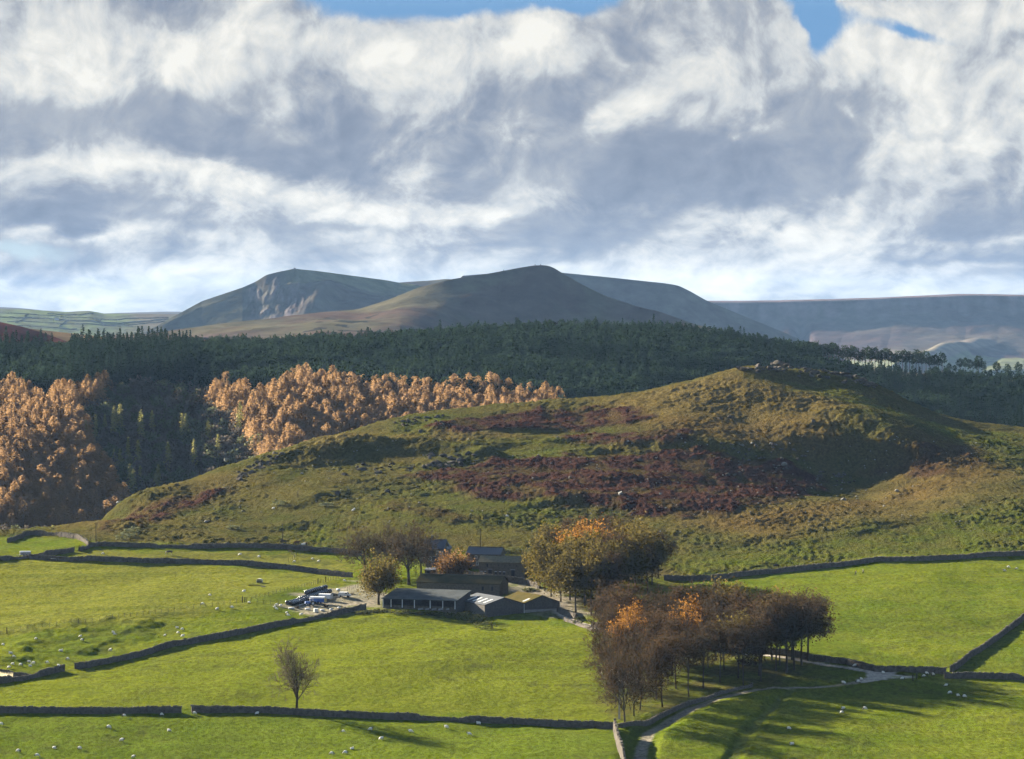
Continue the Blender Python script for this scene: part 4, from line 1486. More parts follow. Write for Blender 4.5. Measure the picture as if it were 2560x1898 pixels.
treekind('birch', 1, 260, dict(wood_g, h=14, clear=0.4, rtrunk=0.2), dict(twigs=5, tl=1.2, tw=0.035, leaves=4, ls=0.2, lspread=0.6), [M_twig, M_lbrown], M_palebark)


def plant_tree(key, base, h, label, name='broadleaf_tree', group=None, wide=1.0, rz=None, cat='tree', i=None):
    v = TREE[key][rnd.randrange(len(TREE[key])) if i is None else i]
    s = h / v[2]
    e = empty(name, base, rnd.uniform(0, 6.28) if rz is None else rz)
    e.scale = (s * wide, s * wide, s)
    e.rotation_euler[0], e.rotation_euler[1] = rnd.uniform(-.05, .05), rnd.uniform(-.05, .05)
    tag(e, label, cat, group)
    link('trunk', v[0], e)
    link('crown', v[1], e)
    return e


# lone ash in the field
plant_tree('lone', G(741, 1783), 18.6, 'lone leafless tree behind the lowest field wall, casting a long shadow', 'bare_ash_tree', wide=0.84, rz=0.6)
# trees round the house
plant_tree('farm_bare', G(912, 1440), 16.0, 'wide spreading leafless tree at the left end of the farm, low limb over the field', wide=1.05, i=0, rz=1.0)
plant_tree('farm_bare', G(975, 1432), 16.0, 'leafless tree with fine brown twigs behind the olive tree by the farmhouse', wide=0.9, i=1)
plant_tree('farm_bare', G(1022, 1462), 20.0, 'tallest dark twiggy tree right in front of the farmhouse', wide=0.9, i=2)
plant_tree('farm_bare', G(1052, 1440), 17.0, 'dark leafless tree close against the left side of the farmhouse', wide=0.8, i=1, rz=2.0)
plant_tree('farm_olive', G(947, 1512), 16.5, 'olive and yellow leaved tree at the yard end of the open fronted shed', wide=0.92)
plant_tree('small_copper', G(1130, 1463), 10.6, 'small copper leaved tree between the farmhouse and the long mossy barn', 'copper_tree', wide=1.05)

# the clump right of the farm buildings
CL = [  # base u, v, height, kind, wide, label
    (1378, 1492, 14.0, 'sycamore', 1.1), (1362, 1478, 13.5, 'sycamore', 1.0), (1402, 1505, 17.0, 'sycamore', .95), (1425, 1500, 20.0, 'sycamore', .95),
    (1392, 1450, 17.5, 'sycamore', .95), (1440, 1532, 18.5, 'wood_olive', 1.0), (1462, 1515, 21.0, 'wood_olive', .95), (1478, 1538, 19.0, 'wood_olive', .8), (1500, 1528, 20.0, 'wood_olive', .9), (1520, 1540, 18.0, 'wood_brown', .8),
    (1492, 1490, 21.5, 'wood_orange', .95), (1455, 1470, 20.5, 'wood_orange', .9), (1530, 1505, 21.0, 'wood_brown', .9), (1550, 1520, 19.0, 'wood_olive', .85), (1572, 1500, 20.5, 'wood_olive', .95), (1590, 1480, 20.0, 'wood_olive', .9),
    (1545, 1465, 20.5, 'wood_bare', .9), (1512, 1452, 20.0, 'wood_brown', .9), (1605, 1455, 17.5, 'wood_olive', .95), (1630, 1462, 15.5, 'wood_olive', 1.0), (1645, 1446, 14.5, 'wood_brown', 1.0), (1580, 1440, 18.0, 'wood_olive', .9),
    (1480, 1440, 18.0, 'wood_bare', .9), (1440, 1435, 17.5, 'wood_brown', .9), (1400, 1425, 15.0, 'wood_brown', 1.0), (1372, 1420, 13.0, 'wood_bare', 1.0), (1620, 1490, 15.0, 'wood_brown', .8)]
CLN = {'sycamore': 'dense yellow green tree', 'wood_olive': 'tall olive leaved tree', 'wood_orange': 'tree with a golden orange top', 'wood_brown': 'russet brown leaved tree', 'wood_bare': 'nearly leafless grey brown tree'}
SIDE = ['at the barn side', 'in the middle', 'at the far right']
order = {}
for (u, v, h, k, w) in sorted(CL):
    s_ = 0 if u < 1440 else (1 if u < 1560 else 2)
    d_ = 'front' if v > 1485 else 'back'
    place = '%s %s' % (['barn side', 'middle', 'field end'][s_], d_)
    order[(k, place)] = order.get((k, place), 0) + 1
    nth = ['', ', second from left', ', third from left', ', fourth from left', ', fifth from left', ', sixth'][order[(k, place)] - 1]
    plant_tree(k, G(u, v), h, '%s at %s of the farm clump%s' % (CLN[k], place, nth), group='trees of the clump right of the barns', wide=w)

# the plantation beside the lane
PL = []
front = [(1548, 1798), (1562, 1806), (1585, 1790), (1600, 1775), (1640, 1748), (1656, 1768), (1690, 1722), (1722, 1742), (1758, 1722), (1800, 1706), (1846, 1696), (1858, 1716), (1902, 1704), (1898, 1690), (1966, 1682), (1986, 1676), (2004, 1664)]
for u, v in front:
    PL.append((u, v, rnd.uniform(16.5, 19.0)))
back = [(1520, 1660), (1530, 1715), (1540, 1755), (1512, 1620), (1560, 1735), (1575, 1690), (1555, 1640), (1590, 1655), (1600, 1720), (1620, 1700), (1640, 1680), (1552, 1628), (1590, 1624), (1630, 1640),
        (1660, 1660), (1680, 1690), (1700, 1650), (1720, 1680), (1740, 1640), (1770, 1670), (1790, 1650), (1810, 1676), (1830, 1640), (1860, 1662), (1880, 1640), (1900, 1662), (1930, 1650), (1950, 1664), (1980, 1650), (1640, 1620), (1690, 1618), (1740, 1622),
        (1900, 1645), (2020, 1652), (1940, 1678), (1820, 1615), (1780, 1620)]
for u, v in back:
    PL.append((u, v, rnd.uniform(15.5, 18.5)))
ORDN = [''] + [', %s from left' % w_ for w_ in 'second third fourth fifth sixth seventh eighth ninth tenth eleventh twelfth thirteenth fourteenth fifteenth sixteenth seventeenth eighteenth nineteenth'.split()] + [', further right'] * 20
for (u, v, h) in sorted(PL):
    k = rnd.choice(['wood_bare', 'wood_bare', 'wood_bare', 'wood_brown', 'wood_brown'] + ['wood_mix'] * (u > 1620))
    if (u, v) in ((1575, 1690), (1590, 1655)):
        k = 'wood_orange'
    if (u, v) in ((1720, 1680), (1740, 1640)):
        k = 'wood_orange'
    if (u, v) in ((1966, 1682), (1986, 1676), (2004, 1664)):
        k = 'wood_bare'
        h = 19.5
    if u < 1612 and v > 1700:
        k = 'wood_low'
    if (u, v) == (1548, 1798):
        k = 'birch'
        h = 15
    lab = {'wood_low': 'low branched russet twiggy tree', 'wood_mix': 'olive brown half leaved tree', 'wood_bare': 'leafless dark twiggy tree', 'wood_brown': 'russet tinged twiggy tree', 'wood_orange': 'bright copper leaved tree', 'birch': 'white trunked birch'}[k]
    z_ = 'at the lane wall' if u < 1610 and v > 1740 else ('by the farm road' if v < 1632 else ('at the junction end' if u > 1890 else ('on the lane bank' if v > 1690 else 'inside the wood')))
    if k == 'wood_orange':
        z_ = 'at its left' if u < 1640 else 'near its middle'
    order[(k, z_)] = order.get((k, z_), 0) + 1
    nth = ORDN[order[(k, z_)] - 1]
    plant_tree(k, G(u, v), h, '%s of the plantation, %s%s' % (lab, z_, nth), 'birch_tree' if k == 'birch' else 'plantation_tree', group='trees of the plantation by the lane', wide=rnd.uniform(0.7, 0.95) * (1.15 if u > 1960 else 1.0))

# single pines along the far ridge
M_pinebark = simple('pine bark', (0.05, 0.035, 0.028), (0.08, 0.055, 0.04), 2.0, 0.9)
PINEV = []
for i in range(4):
    h = 14.5
    V, Fq = puff(300 + i, h, 3.1, h * 0.50, 330, 0.62, 1.3)
    PINEV.append((mesh_np('trunk', *[np.asarray(q) for q in stem(h * .8, .30)], [M_pinebark]), mesh_np('crown', V, Fq, [M_pine])))
us = list(np.arange(2012, 2362, 8.4)) + [2374, 2388, 2400, 2412, 2424, 2440, 2446, 2456, 2478, 2492, 2518, 2545, 2584]
for i, u in enumerate(us):
    d = float(np.interp(u, [2000, 2200, 2400, 2560], [1972, 1966, 1958, 1956])) + rnd.uniform(-5, 5)
    x = float(rayxz(u + rnd.uniform(-2, 2), 900)[0]) * d
    e = empty('pine_tree', (x, d, float(fz(x, d)) - 0.3), rnd.uniform(0, 6))
    s = rnd.uniform(0.78, 1.05) * (1.0 if u < 2330 else 0.95) * (0.55 if u in (2374, 2388, 2478) else 1.0)
    e.scale = (s, s, s)
    if u > 2340:
        lab = 'small lone pine on the skyline' if s < 0.7 else 'round topped pine standing apart on the open ridge right of the row'
    else:
        lab = 'bare stemmed pine in the skyline row along the ridge, ' + ('%s from its left end' % (ORDN[i].strip(', ').split(' ')[0] or 'first') if i < 20 else '%s from its right end' % (['first'] + ORDN)[len([q for q in us if q <= 2340]) - 1 - i + (1 if i < len([q for q in us if q <= 2340]) - 1 else 0)].strip(', ').split(' ')[0])
    tag(e, lab, 'pine', 'pines in a row along the ridge')
    w, c = PINEV[rnd.randrange(4)]
    link('trunk', w, e)
    link('crown', c, e)

# ================================================================== dry stone walls
M_stone = simple('gritstone', (0.050, 0.044, 0.036), (0.105, 0.092, 0.076), 1.3, 0.92, 0.04, obj=False, spec=0.0)
M_cope = simple('coping stone', (0.065, 0.058, 0.048), (0.13, 0.115, 0.095), 1.7, 0.92, 0.03, obj=False, spec=0.0)  # lighter than the wall stone, painting in the sunlit wall tops


def resample(pts, step):
    pts = np.asarray(pts, float)[:, :2]
    L = np.concatenate([[0], np.cumsum(np.hypot(*np.diff(pts, axis=0).T))])
    n = max(2, int(L[-1] / step) + 1)
    s = np.linspace(0, L[-1], n)
    # slightly rounded corners
    X, Y = np.interp(s, L, pts[:, 0]), np.interp(s, L, pts[:, 1])
    return np.stack([X, Y], -1), L[-1]


def dry_wall(pl, label, h=1.35, shift=0.0, name='dry_stone_wall', zfn=None, w0=0.75, ruin=0.0, pts=None):
    q = np.array([cast(u, v + shift)[:2] for u, v in pl]) if pts is None else np.asarray(pts, float)
    s, L = resample(q, 0.55)
    n = len(s)
    zf = _at(HN, s[:, 0], s[:, 1]) if zfn is None else zfn(s[:, 0], s[:, 1])
    s = s + NR.uniform(-.06, .06, s.shape)
    d = np.gradient(s, axis=0)
    d /= np.linalg.norm(d, axis=1, keepdims=True) + 1e-9
    nrm = np.stack([-d[:, 1], d[:, 0]], -1)
    arc = np.linspace(0, L, n)
    hh = h * (1 + 0.16 * fbm(arc * 0.06, arc * 0 + L, 4, 3) + NR.uniform(-.07, .07, n) - 0.45 * sstep(0.42, 0.6, fbm(arc * 0.035, arc * 0 + 2 * L, 3, 13)))
    if ruin:
        hh *= 1 - ruin * sstep(0.1, 0.5, fbm(arc * 0.05, arc * 0 + 3.3, 2, 9))
    rings = []
    for (off, zz) in ((-w0 / 2, -0.5), (-w0 / 2, 0.33), (-w0 * .42, 0.68), (-w0 * .30, 1.0), (w0 * .30, 1.0), (w0 * .42, 0.68), (w0 / 2, 0.33), (w0 / 2, -0.5)):
        z = zf + (zz * hh if zz > 0 else zz)
        o_ = off + NR.uniform(-.07, .07, n)
        rings.append(np.concatenate([s + nrm * o_[:, None], (z + NR.uniform(-.03, .03, n))[:, None]], 1))
    V_ = np.stack(rings, 1).reshape(-1, 3)
    Fq = gridfaces(n, 8)
    e1 = np.array([[0, 1, 6, 7], [1, 2, 5, 6], [2, 3, 4, 5]])
    Fq = np.concatenate([Fq, e1, (e1 + (n - 1) * 8)[:, ::-1]])
    o = link(name, mesh_np(name, V_, Fq, [M_stone]))
    tag(o, label, 'wall')
    mb = MB()
    k = 0.0
    while k < L:
        ln = rnd.uniform(0.30, 0.55)
        i = min(n - 1, int(k / L * n))
        mb.box((s[i, 0], s[i, 1], zf[i] + hh[i] + 0.09), (ln, rnd.uniform(.34, .5), rnd.uniform(.22, .36)), math.atan2(d[i, 1], d[i, 0]) + rnd.uniform(-.15, .15), jit=0.05, tilt=rnd.uniform(-.2, .2))
        k += ln * 1.08
    c = mb.build('coping', M_cope, o)
    c['kind'] = 'stuff'
    return o


WALLS = [
    ([(-90, 1768), (0, 1769), (200, 1771), (330, 1770), (453, 1768)], 14, 'lowest field wall, short left stretch ending at the gateway'),
    ([(478, 1766), (620, 1768), (690, 1770), (760, 1775), (896, 1781), (1030, 1786), (1149, 1791), (1280, 1796), (1450, 1804), (1535, 1808)], 14, 'long lowest field wall running under the lone tree to the lane'),
    ([(188, 1661), (300, 1641), (400, 1614), (500, 1593), (594, 1576), (666, 1561), (736, 1547), (787, 1537), (860, 1521), (914, 1512)], 12, 'diagonal dry stone wall climbing from the gap to the farm yard'),
    ([(160, 1666), (80, 1684), (0, 1697), (-90, 1712)], 12, 'short dry stone wall at the left picture edge below the gap'),
    ([(-90, 1660), (0, 1675), (50, 1681), (82, 1686)], 10, 'stub of wall joining the left edge wall by the pale reeds'),
    ([(198, 1370), (230, 1358), (266, 1356), (412, 1360), (570, 1359), (666, 1360), (715, 1364), (787, 1370), (853, 1374), (905, 1380)], 9, 'upper wall along the foot of the rough hill, left of the farm'),
    ([(184, 1371), (130, 1379), (75, 1386), (0, 1393), (-90, 1400)], 9, 'wall running left from the gate at the hill foot'),
    ([(75, 1387), (170, 1394), (315, 1395), (500, 1399), (594, 1403), (690, 1411), (787, 1423), (880, 1434)], 10, 'wall between the horse paddock and the big pale field'),
    ([(19, 1348), (60, 1331), (92, 1328), (145, 1330), (194, 1338), (214, 1348), (222, 1358)], 9, 'curved brown wall rounding the top corner field at far left'),
    ([(1660, 1440), (1700, 1440), (1780, 1439), (1883, 1427), (1969, 1419), (2050, 1411), (2164, 1397), (2279, 1392), (2393, 1387), (2508, 1380), (2660, 1371)], 11, 'long wall at the hill foot right of the farm clump, behind the walkers'),
    ([(2377, 1668), (2450, 1617), (2520, 1565), (2600, 1507), (2680, 1455)], 13, 'steep diagonal wall at the right edge, climbing the field'),
    ([(1480, 1557), (1600, 1581), (1747, 1609), (1875, 1621), (2050, 1642), (2119, 1650), (2187, 1668), (2256, 1668), (2366, 1674)], 11, 'wall above the farm road behind the plantation'),
    ([(2361, 1684), (2472, 1685), (2560, 1689), (2690, 1696)], 12, 'wall running right from the road junction to the picture edge'),
    ([(1537, 1812), (1541, 1835), (1551, 1870), (1560, 1898), (1578, 1970)], 14, 'tall wall on the left side of the lane at the bottom edge'),
    ([(1548, 1812), (1612, 1806), (1650, 1786), (1720, 1755), (1800, 1727), (1880, 1709)], 8, 'low bank wall between the lane and the plantation'),
    ([(1412, 1547), (1440, 1556), (1482, 1572)], 6, 'low wall beside the farm road below the clump')]
for pl, sh, lab in WALLS:
    dry_wall(pl, lab, shift=sh, h=0.8 if lab[:3] == 'low' and lab[3] == ' ' else (2.6 if lab[:4] == 'tall' else 1.4))

# far field walls on the green hill
def on_hill(Hd, u, t):
    j = np.interp(u, Hd['u'], np.arange(len(Hd['u'])))
    i = np.interp(t, Hd['t'], np.arange(len(Hd['t'])))
    i, j = int(round(i)), int(round(j))
    return np.array([Hd['x'][i, j], Hd['y'][i, j], Hd['z'][i, j]])


M_hedge = simple('hedge and wall', (0.022, 0.027, 0.016), (0.035, 0.036, 0.024), 0.3, 0.95, obj=False)
FWALLS = [((0, .13), (60, .12), (150, .16), (250, .24)), ((0, .22), (90, .24), (180, .30), (300, .30), (420, .22)), ((20, .34), (110, .36), (200, .42), (330, .44)), ((0, .46), (80, .50), (190, .55)),
          ((70, .12), (60, .24), (40, .40)), ((150, .17), (165, .30), (150, .45)), ((240, .24), (260, .34), (300, .46)), ((250, .20), (320, .16), (420, .12)), ((260, .36), (360, .32), (430, .28)), ((120, .08), (200, .11), (235, .06))]
for i, fw in enumerate(FWALLS):
    mb = MB()
    for (u0, t0), (u1, t1) in zip(fw[:-1], fw[1:]):
        nn = 14
        pp = [on_hill(H_farm, u0 + (u1 - u0) * k / nn, t0 + (t1 - t0) * k / nn) for k in range(nn + 1)]
        for a, b in zip(pp[:-1], pp[1:]):
            c = (a + b) / 2
            mb.box((c[0], c[1], c[2] + 0.8), (math.hypot(*(b - a)[:2]) + 1.0, 2.0, 2.0), math.atan2(b[1] - a[1], b[0] - a[0]), jit=0.3, tilt=(b[2] - a[2]) / (math.hypot(*(b - a)[:2]) + .1))
    tag(mb.build('field_boundary', M_hedge), 'dark field boundary on the far green hill, %s' % ['just below its top', 'long one crossing its middle', 'third line down', 'lowest line at the left edge', 'dropping down at the left edge', 'dropping from the knoll', 'dropping right of the knoll', 'uppermost near the big ridge', 'lower one towards the big ridge', 'short one under the knoll'][i], 'field boundary')
pw = on_hill(H_farm, 142, 0.28)

# ================================================================== fences
M_post = simple('weathered post', (0.055, 0.045, 0.036), (0.035, 0.028, 0.022), 4.0, 0.9)
M_wire = simple('fence wire', (0.22, 0.22, 0.22), (0.15, 0.15, 0.15), 1.0, 0.5, metal=0.6)
_pb = MB()
_pb.tube((0, 0, -.3), (0, 0, 1.3), .06, .055, 6)
POST_ME = _pb.mesh('post', M_post)
_pb = MB()
_pb.tube((0, 0, -.3), (0, 0, 1.75), .15, .14, 7)
POSTB_ME = _pb.mesh('post', M_post)


def fence(pl, label, step=2.25, strong=(), rails=0):
    q = np.array([cast(u, v)[:2] for u, v in pl])
    s, L = resample(q, step)
    root = empty('post_and_wire_fence' if not rails else 'rail_fence', (s[0, 0], s[0, 1], gz(*s[0])))
    tag(root, label, 'fence')
    wz = []
    for i, (x, y) in enumerate(s):
        x += rnd.uniform(-.1, .1)
        z = gz(x, y)
        o = link('post', POSTB_ME if i in strong else POST_ME, root)
        o.location = (x - s[0, 0], y - s[0, 1], z - root.location[2])
        o.rotation_euler = (rnd.uniform(-.05, .05), rnd.uniform(-.05, .05), rnd.uniform(0, 3))
        o.scale = (1, 1, rnd.uniform(.88, 1.08))
        wz.append((x - s[0, 0], y - s[0, 1], z - root.location[2]))
    mb = MB()
    for a, b in zip(wz[:-1], wz[1:]):
        for hh in ((0.4, 0.75, 1.1) if not rails else (0.45, 0.8, 1.15)):
            r_ = 0.008 if not rails else 0.04
            mb.tube((a[0], a[1], a[2] + hh), (b[0], b[1], b[2] + hh), r_, r_, 3, caps=False)
    mb.build('wire' if not rails else 'rail', M_wire if not rails else M_post, root)


fence([(-90, 1609), (5, 1588), (22, 1583), (130, 1567), (260, 1551), (380, 1536), (495, 1521), (606, 1507)], 'long post and wire fence below the big pale field', strong=(9, 51))
fence([(606, 1507), (680, 1488), (768, 1468), (787, 1462), (840, 1449), (876, 1441)], 'post and wire fence climbing right towards the farm trees', strong=(0, 22, 25))
fence([(612, 1506), (660, 1510), (716, 1514)], 'short post and wire fence running right to the black bales', strong=(0,))
fence([(868, 1478), (895, 1470), (905, 1463)], 'few fence posts at the back of the yard under the olive tree', step=2.6)
fence([(722, 1381), (732, 1388), (762, 1386), (772, 1383), (792, 1381)], 'small pen of posts and rails below the upper wall', step=1.6, rails=1)
fence([(722, 1405), (737, 1399), (735, 1388)], 'two or three posts running down from the small pen', step=3.0)
fence([(2283, 1703), (2298, 1697), (2330, 1693), (2355, 1691)], 'short fence of posts beside the road junction', step=2.4, strong=(0, 1))

# gates
M_gate = simple('galvanised gate', (0.35, 0.36, 0.36), (0.25, 0.26, 0.26), 2.0, 0.5, metal=0.5)


def gate(a, b, label, h=1.2, mat=None):
    a, b = Vector(a), Vector(b)
    root = empty('field_gate', a)
    tag(root, label, 'gate')
    d = b - a
    mb = MB()
    for k in (0.15, 0.4, 0.65, 0.9, 1.15):
        mb.tube(Vector((0, 0, k)), d + Vector((0, 0, k)), .03, .03, 5)
    mb.tube(Vector((0, 0, .15)), d + Vector((0, 0, 1.15)), .02, .02, 4)
    mb.build('bar', mat or M_gate, root)
    mb = MB()
    for p in (Vector((0, 0, 0)), d):
        mb.tube(p + Vector((0, 0, -.2)), p + Vector((0, 0, 1.5)), .10, .09, 6)
    mb.build('gate_post', M_post, root)


gate(G(186, 1377), G(199, 1373), 'wooden gate between the two walls at the hill foot', mat=M_post)
gate(G(218, 1361), G(226, 1355), 'leaning wooden gate at the end of the curved wall', mat=M_post)

# telegraph poles
for (u, v, vt, lab) in [(240, 1357, 1306, 'thin wooden pole standing by the upper wall at far left'), (707, 1360, 1308, 'thin wooden pole behind the upper wall, above the cattle'), (1201, 1372, 1321, 'thin wooden pole rising behind the slate roofed barn')]:
    b = G(u, v)
    h = (v - vt) * b[1] / F
    mb = MB()
    root = empty('telegraph_pole', b)
    tag(root, lab, 'pole')
    mb.tube((0, 0, -.5), (0, 0, h), .15, .10, 7)
    mb.build('shaft', M_post, root)
    mb = MB()
    mb.box((0, 0, h - .5), (1.1, .1, .12))
    for x in (-.45, .45):
        mb.tube((x, 0, h - .44), (x, 0, h - .26), .05, .04, 5)
    mb.build('cross_arm', M_post, root)

# ================================================================== rocks
M_rock = simple('hill gritstone', (0.034, 0.030, 0.024), (0.080, 0.070, 0.058), 0.8, 0.95, 0.08, obj=False, spec=0.0)
M_rockp = simple('pale lichened stone', (0.10, 0.095, 0.08), (0.17, 0.16, 0.135), 1.4, 0.95, 0.03, obj=False, spec=0.1)


def rock_np(seed, sq=0.6):
    bm = bmesh.new()
    bmesh.ops.create_icosphere(bm, subdivisions=2, radius=1.0)
    V_ = np.array([v.co[:] for v in bm.verts])
    Fq = np.array([[v.index for v in f.verts] for f in bm.faces])
    bm.free()
    r_ = np.random.RandomState(seed)
    for _ in range(7):
        nn = r_.normal(size=3)
        nn /= np.linalg.norm(nn)
        dd = r_.uniform(0.45, 0.8)
        k = V_ @ nn
        V_ = V_ - np.maximum(k - dd, 0)[:, None] * nn
    V_ += r_.normal(0, 0.03, V_.shape)
    V_[:, 2] *= sq
    return V_, Fq


ROCKS = [rock_np(s_, q) for s_, q in ((1, .6), (2, .75), (3, .5), (4, .9), (5, .65), (6, .7))]
ROCKM = [mesh_np('rock', v, f, [M_rock]) for v, f in ROCKS]
ROCKP = [mesh_np('boulder', v, f, [M_rockp]) for v, f in ROCKS]


def boulder(u, v, size, label, pale=False, sx=1.0):
    p = G(u, v)
    o = link('boulder', (ROCKP if pale else ROCKM)[rnd.randrange(6)])
    o.location = p + Vector((0, 0, size * 0.18))
    o.scale = (size * sx, size * 0.8, size)
    o.rotation_euler = (rnd.uniform(-.2, .2), rnd.uniform(-.2, .2), rnd.uniform(0, 6))
    tag(o, label, 'boulder', 'boulders on the hill')


for u, v, s_, pale, lab in [
    (1052, 1079, 1.5, 0, 'long dark flat boulder at the left end of the upper bracken band'), (1825, 1043, 1.9, 0, 'big dark boulder alone on the upper grass slope'), (1800, 1046, 1.1, 0, 'smaller boulder left of the big one on the upper slope'),
    (2035, 1055, 1.4, 0, 'boulder at the edge of the shaded hollow'), (1424, 1198, 1.3, 0, 'grey boulder in the left part of the big bracken patch'), (1552, 1235, 1.3, 1, 'pale boulder below the middle of the bracken'), (1880, 1108, 0.8, 1, 'small white stone near the top of the boulder field'),
    (1926, 1110, 0.75, 1, 'second small white stone in the boulder field'), (1940, 1113, 0.6, 1, 'smallest white stone, right of the boulder field'), (1855, 1114, 0.9, 1, 'pale flat stone at the left of the boulder field'), (1698, 1087, 0.9, 1, 'pale stone above the bracken'),
    (1960, 1163, 1.4, 1, 'pale upright boulder under the boulder field'), (2095, 1190, 1.5, 0, 'rounded boulder at the right edge of the bracken'), (2108, 1250, 1.1, 1, 'pale boulder below the shaded hollow'), (2243, 1228, 0.9, 1, 'pale stone right of the shaded hollow'), (2210, 1266, 0.8, 1, 'pale stone in the grass under the hollow'),
    (1650, 1236, .8, 1, 'small pale stone in the bracken gap'), (906, 1175, 2.0, 0, 'big dark boulder under the left crag'), (862, 1187, 1.7, 0, 'dark boulder at the foot of the left crag'), (1062, 1170, 1.6, 0, 'dark boulder between the two crags'), (754, 1185, 1.0, 1, 'pale stone on the left slope'),
    (845, 1235, 1.4, 0, 'dark boulder on the lower left slope'), (970, 1230, 1.3, 0, 'boulder on the slope above the farm trees'), (517, 1306, 1.0, 1, 'pale stone on the lower left slope'), (2008, 1093, 1.2, 0, 'boulder by the lip of the hollow'), (1775, 1175, 1.1, 0, 'grey boulder inside the bracken'),
    (1820, 1188, 1.1, 0, 'second grey boulder inside the bracken'), (1600, 1153, 1.3, 0, 'boulder at the top edge of the bracken')]:
    boulder(u, v, s_, lab, pale, 1.5 if 'flat' in lab or 'big' in lab else 1.1)


def outcrop(name, label, lst, parent_px):
    b = G(*parent_px)
    root = empty(name, b)
    tag(root, label, 'rocks')
    for u, v, s_ in lst:
        p = G(u, v)
        o = link('rock', ROCKM[rnd.randrange(6)], root)
        o.location = p - b + Vector((0, 0, s_ * .2))
        o.scale = (s_ * rnd.uniform(1.0, 1.7), s_ * rnd.uniform(.8, 1.1), s_ * rnd.uniform(.7, 1.05))
        o.rotation_euler = (rnd.uniform(-.25, .25), rnd.uniform(-.25, .25), rnd.uniform(0, 6))


lst = []
for k in range(70):
    u = rnd.uniform(1850, 2190)
    top = np.interp(u, [1850, 1950, 2050, 2160, 2190], [918, 912, 925, 942, 962])
    lst.append((u, top + abs(rnd.gauss(0, 1)) * np.interp(u, [1850, 1980, 2080, 2180], [5, 9, 14, 10]) + 2, rnd.uniform(.7, 1.7) * (1.25 if u > 2030 else 1)))
outcrop('summit_outcrop', 'dark rocky outcrop along the hilltop and down its right shoulder', lst, (2000, 925))
outcrop('summit_tor', 'small jagged rock tor standing highest on the hilltop', [(1932, 911, 1.3), (1940, 911, 1.9), (1950, 911, 2.0), (1958, 912, 1.5), (1946, 912, 2.4), (1966, 914, 1.2), (1938, 925, 1.8), (1946, 928, 1.4)], (1946, 912))
lst = []
for k in range(60):
    t_ = rnd.random()
    u = 590 + 110 * t_ + rnd.gauss(0, 8)
    lst.append((u, np.interp(u, [580, 640, 700, 720], [1190, 1160, 1130, 1120]) + rnd.uniform(-3, 22), rnd.uniform(.5, 1.3)))
outcrop('shoulder_rocks', 'tumbled grey rocks on the left shoulder of the hill against the wood', lst, (640, 1165))
lst = [(rnd.uniform(980, 1130), rnd.uniform(1040, 1066), rnd.uniform(.6, 1.2)) for _ in range(26)]
outcrop('upper_rocks', 'mossy rocks at the left end of the upper ridge by the larches', lst, (1050, 1055))
lst = [(rnd.uniform(1070, 1190), rnd.uniform(1135, 1172), rnd.uniform(.7, 1.6)) for _ in range(34)] + [(rnd.uniform(880, 1060), rnd.uniform(1160, 1185), rnd.uniform(.6, 1.2)) for _ in range(24)]
outcrop('crag_rocks', 'dark crag of rocks on the middle terrace left of the bracken', lst, (1100, 1165))
lst = [(rnd.uniform(1800, 2020), rnd.uniform(1105, 1190), rnd.uniform(.45, 1.0)) for _ in range(52)]
outcrop('boulder_field', 'scatter of boulders on the dark slope right of the bracken', lst, (1900, 1150))
lst = [(rnd.uniform(2030, 2140), rnd.uniform(1180, 1215), rnd.uniform(.5, 1.2)) for _ in range(22)]
outcrop('hollow_rocks', 'rocks low in the shaded hollow', lst, (2090, 1200))
# small stones and tussocks nobody could count
Vs, Fs, n = [], [], 0
for k in range(420):
    u, v = rnd.uniform(500, 2500), rnd.uniform(1090, 1330)
    p = cast(u, v)
    if p[1] > 1440 or p[2] < 0:
        continue
    vv, ff = ROCKS[rnd.randrange(6)]
    s_ = rnd.uniform(.15, .5)
    Vs.append(rotz(vv, rnd.uniform(0, 6), s_) + p + np.array([0, 0, .08]))
    Fs.append(ff + n)
    n += len(vv)
tag(link('scattered_stones', mesh_np('scattered_stones', np.concatenate(Vs), np.concatenate(Fs), [M_rockp])), kind='stuff')

# dead snag
b = G(742, 1240)
mb = MB()
mb.tube((0, 0, -.2), (.5, 0, 1.6), .14, .09)
mb.tube((.5, 0, 1.6), (.9, .1, 2.9), .09, .03)
mb.tube((.4, 0, 1.3), (-.4, .1, 2.0), .06, .02)
o = mb.build('dead_snag', M_bark)
o.location = b
tag(o, 'small bent dead tree on the slope above the left wall', 'dead tree')

# ================================================================== the farm
M_bstone = simple('barn stone', (0.060, 0.050, 0.036), (0.125, 0.105, 0.08), 1.6, 0.92, 0.05, spec=0.1)
M_slate = simple('blue grey slate', (0.0319, 0.0348, 0.0418), (0.0493, 0.0522, 0.0580), 2.0, 0.6, 0.02, spec=0.4)
M_sslate = simple('stone slate', (0.085, 0.075, 0.050), (0.15, 0.13, 0.085), 1.4, 0.85, 0.04)
M_moss = simple('mossy roof', (0.0550, 0.0451, 0.0228), (0.0300, 0.0312, 0.0190), 0.5, 0.9, 0.05)
M_mosslight = simple('brown mossy sheeting', (0.0667, 0.0493, 0.0174), (0.0348, 0.0348, 0.0139), 0.5, 0.9, 0.04)
M_fibre = simple('grey fibre cement', (0.0725, 0.0755, 0.0725), (0.0464, 0.0512, 0.0493), 0.35, 0.8, 0.02)
M_darkroof = simple('dark sheet roof', (0.0290, 0.0336, 0.0377), (0.0435, 0.0476, 0.0522), 0.8, 0.8, spec=0.05)
M_board = simple('grey weathered boards', (0.1392, 0.1305, 0.1160), (0.0754, 0.0696, 0.0609), 3.0, 0.9)
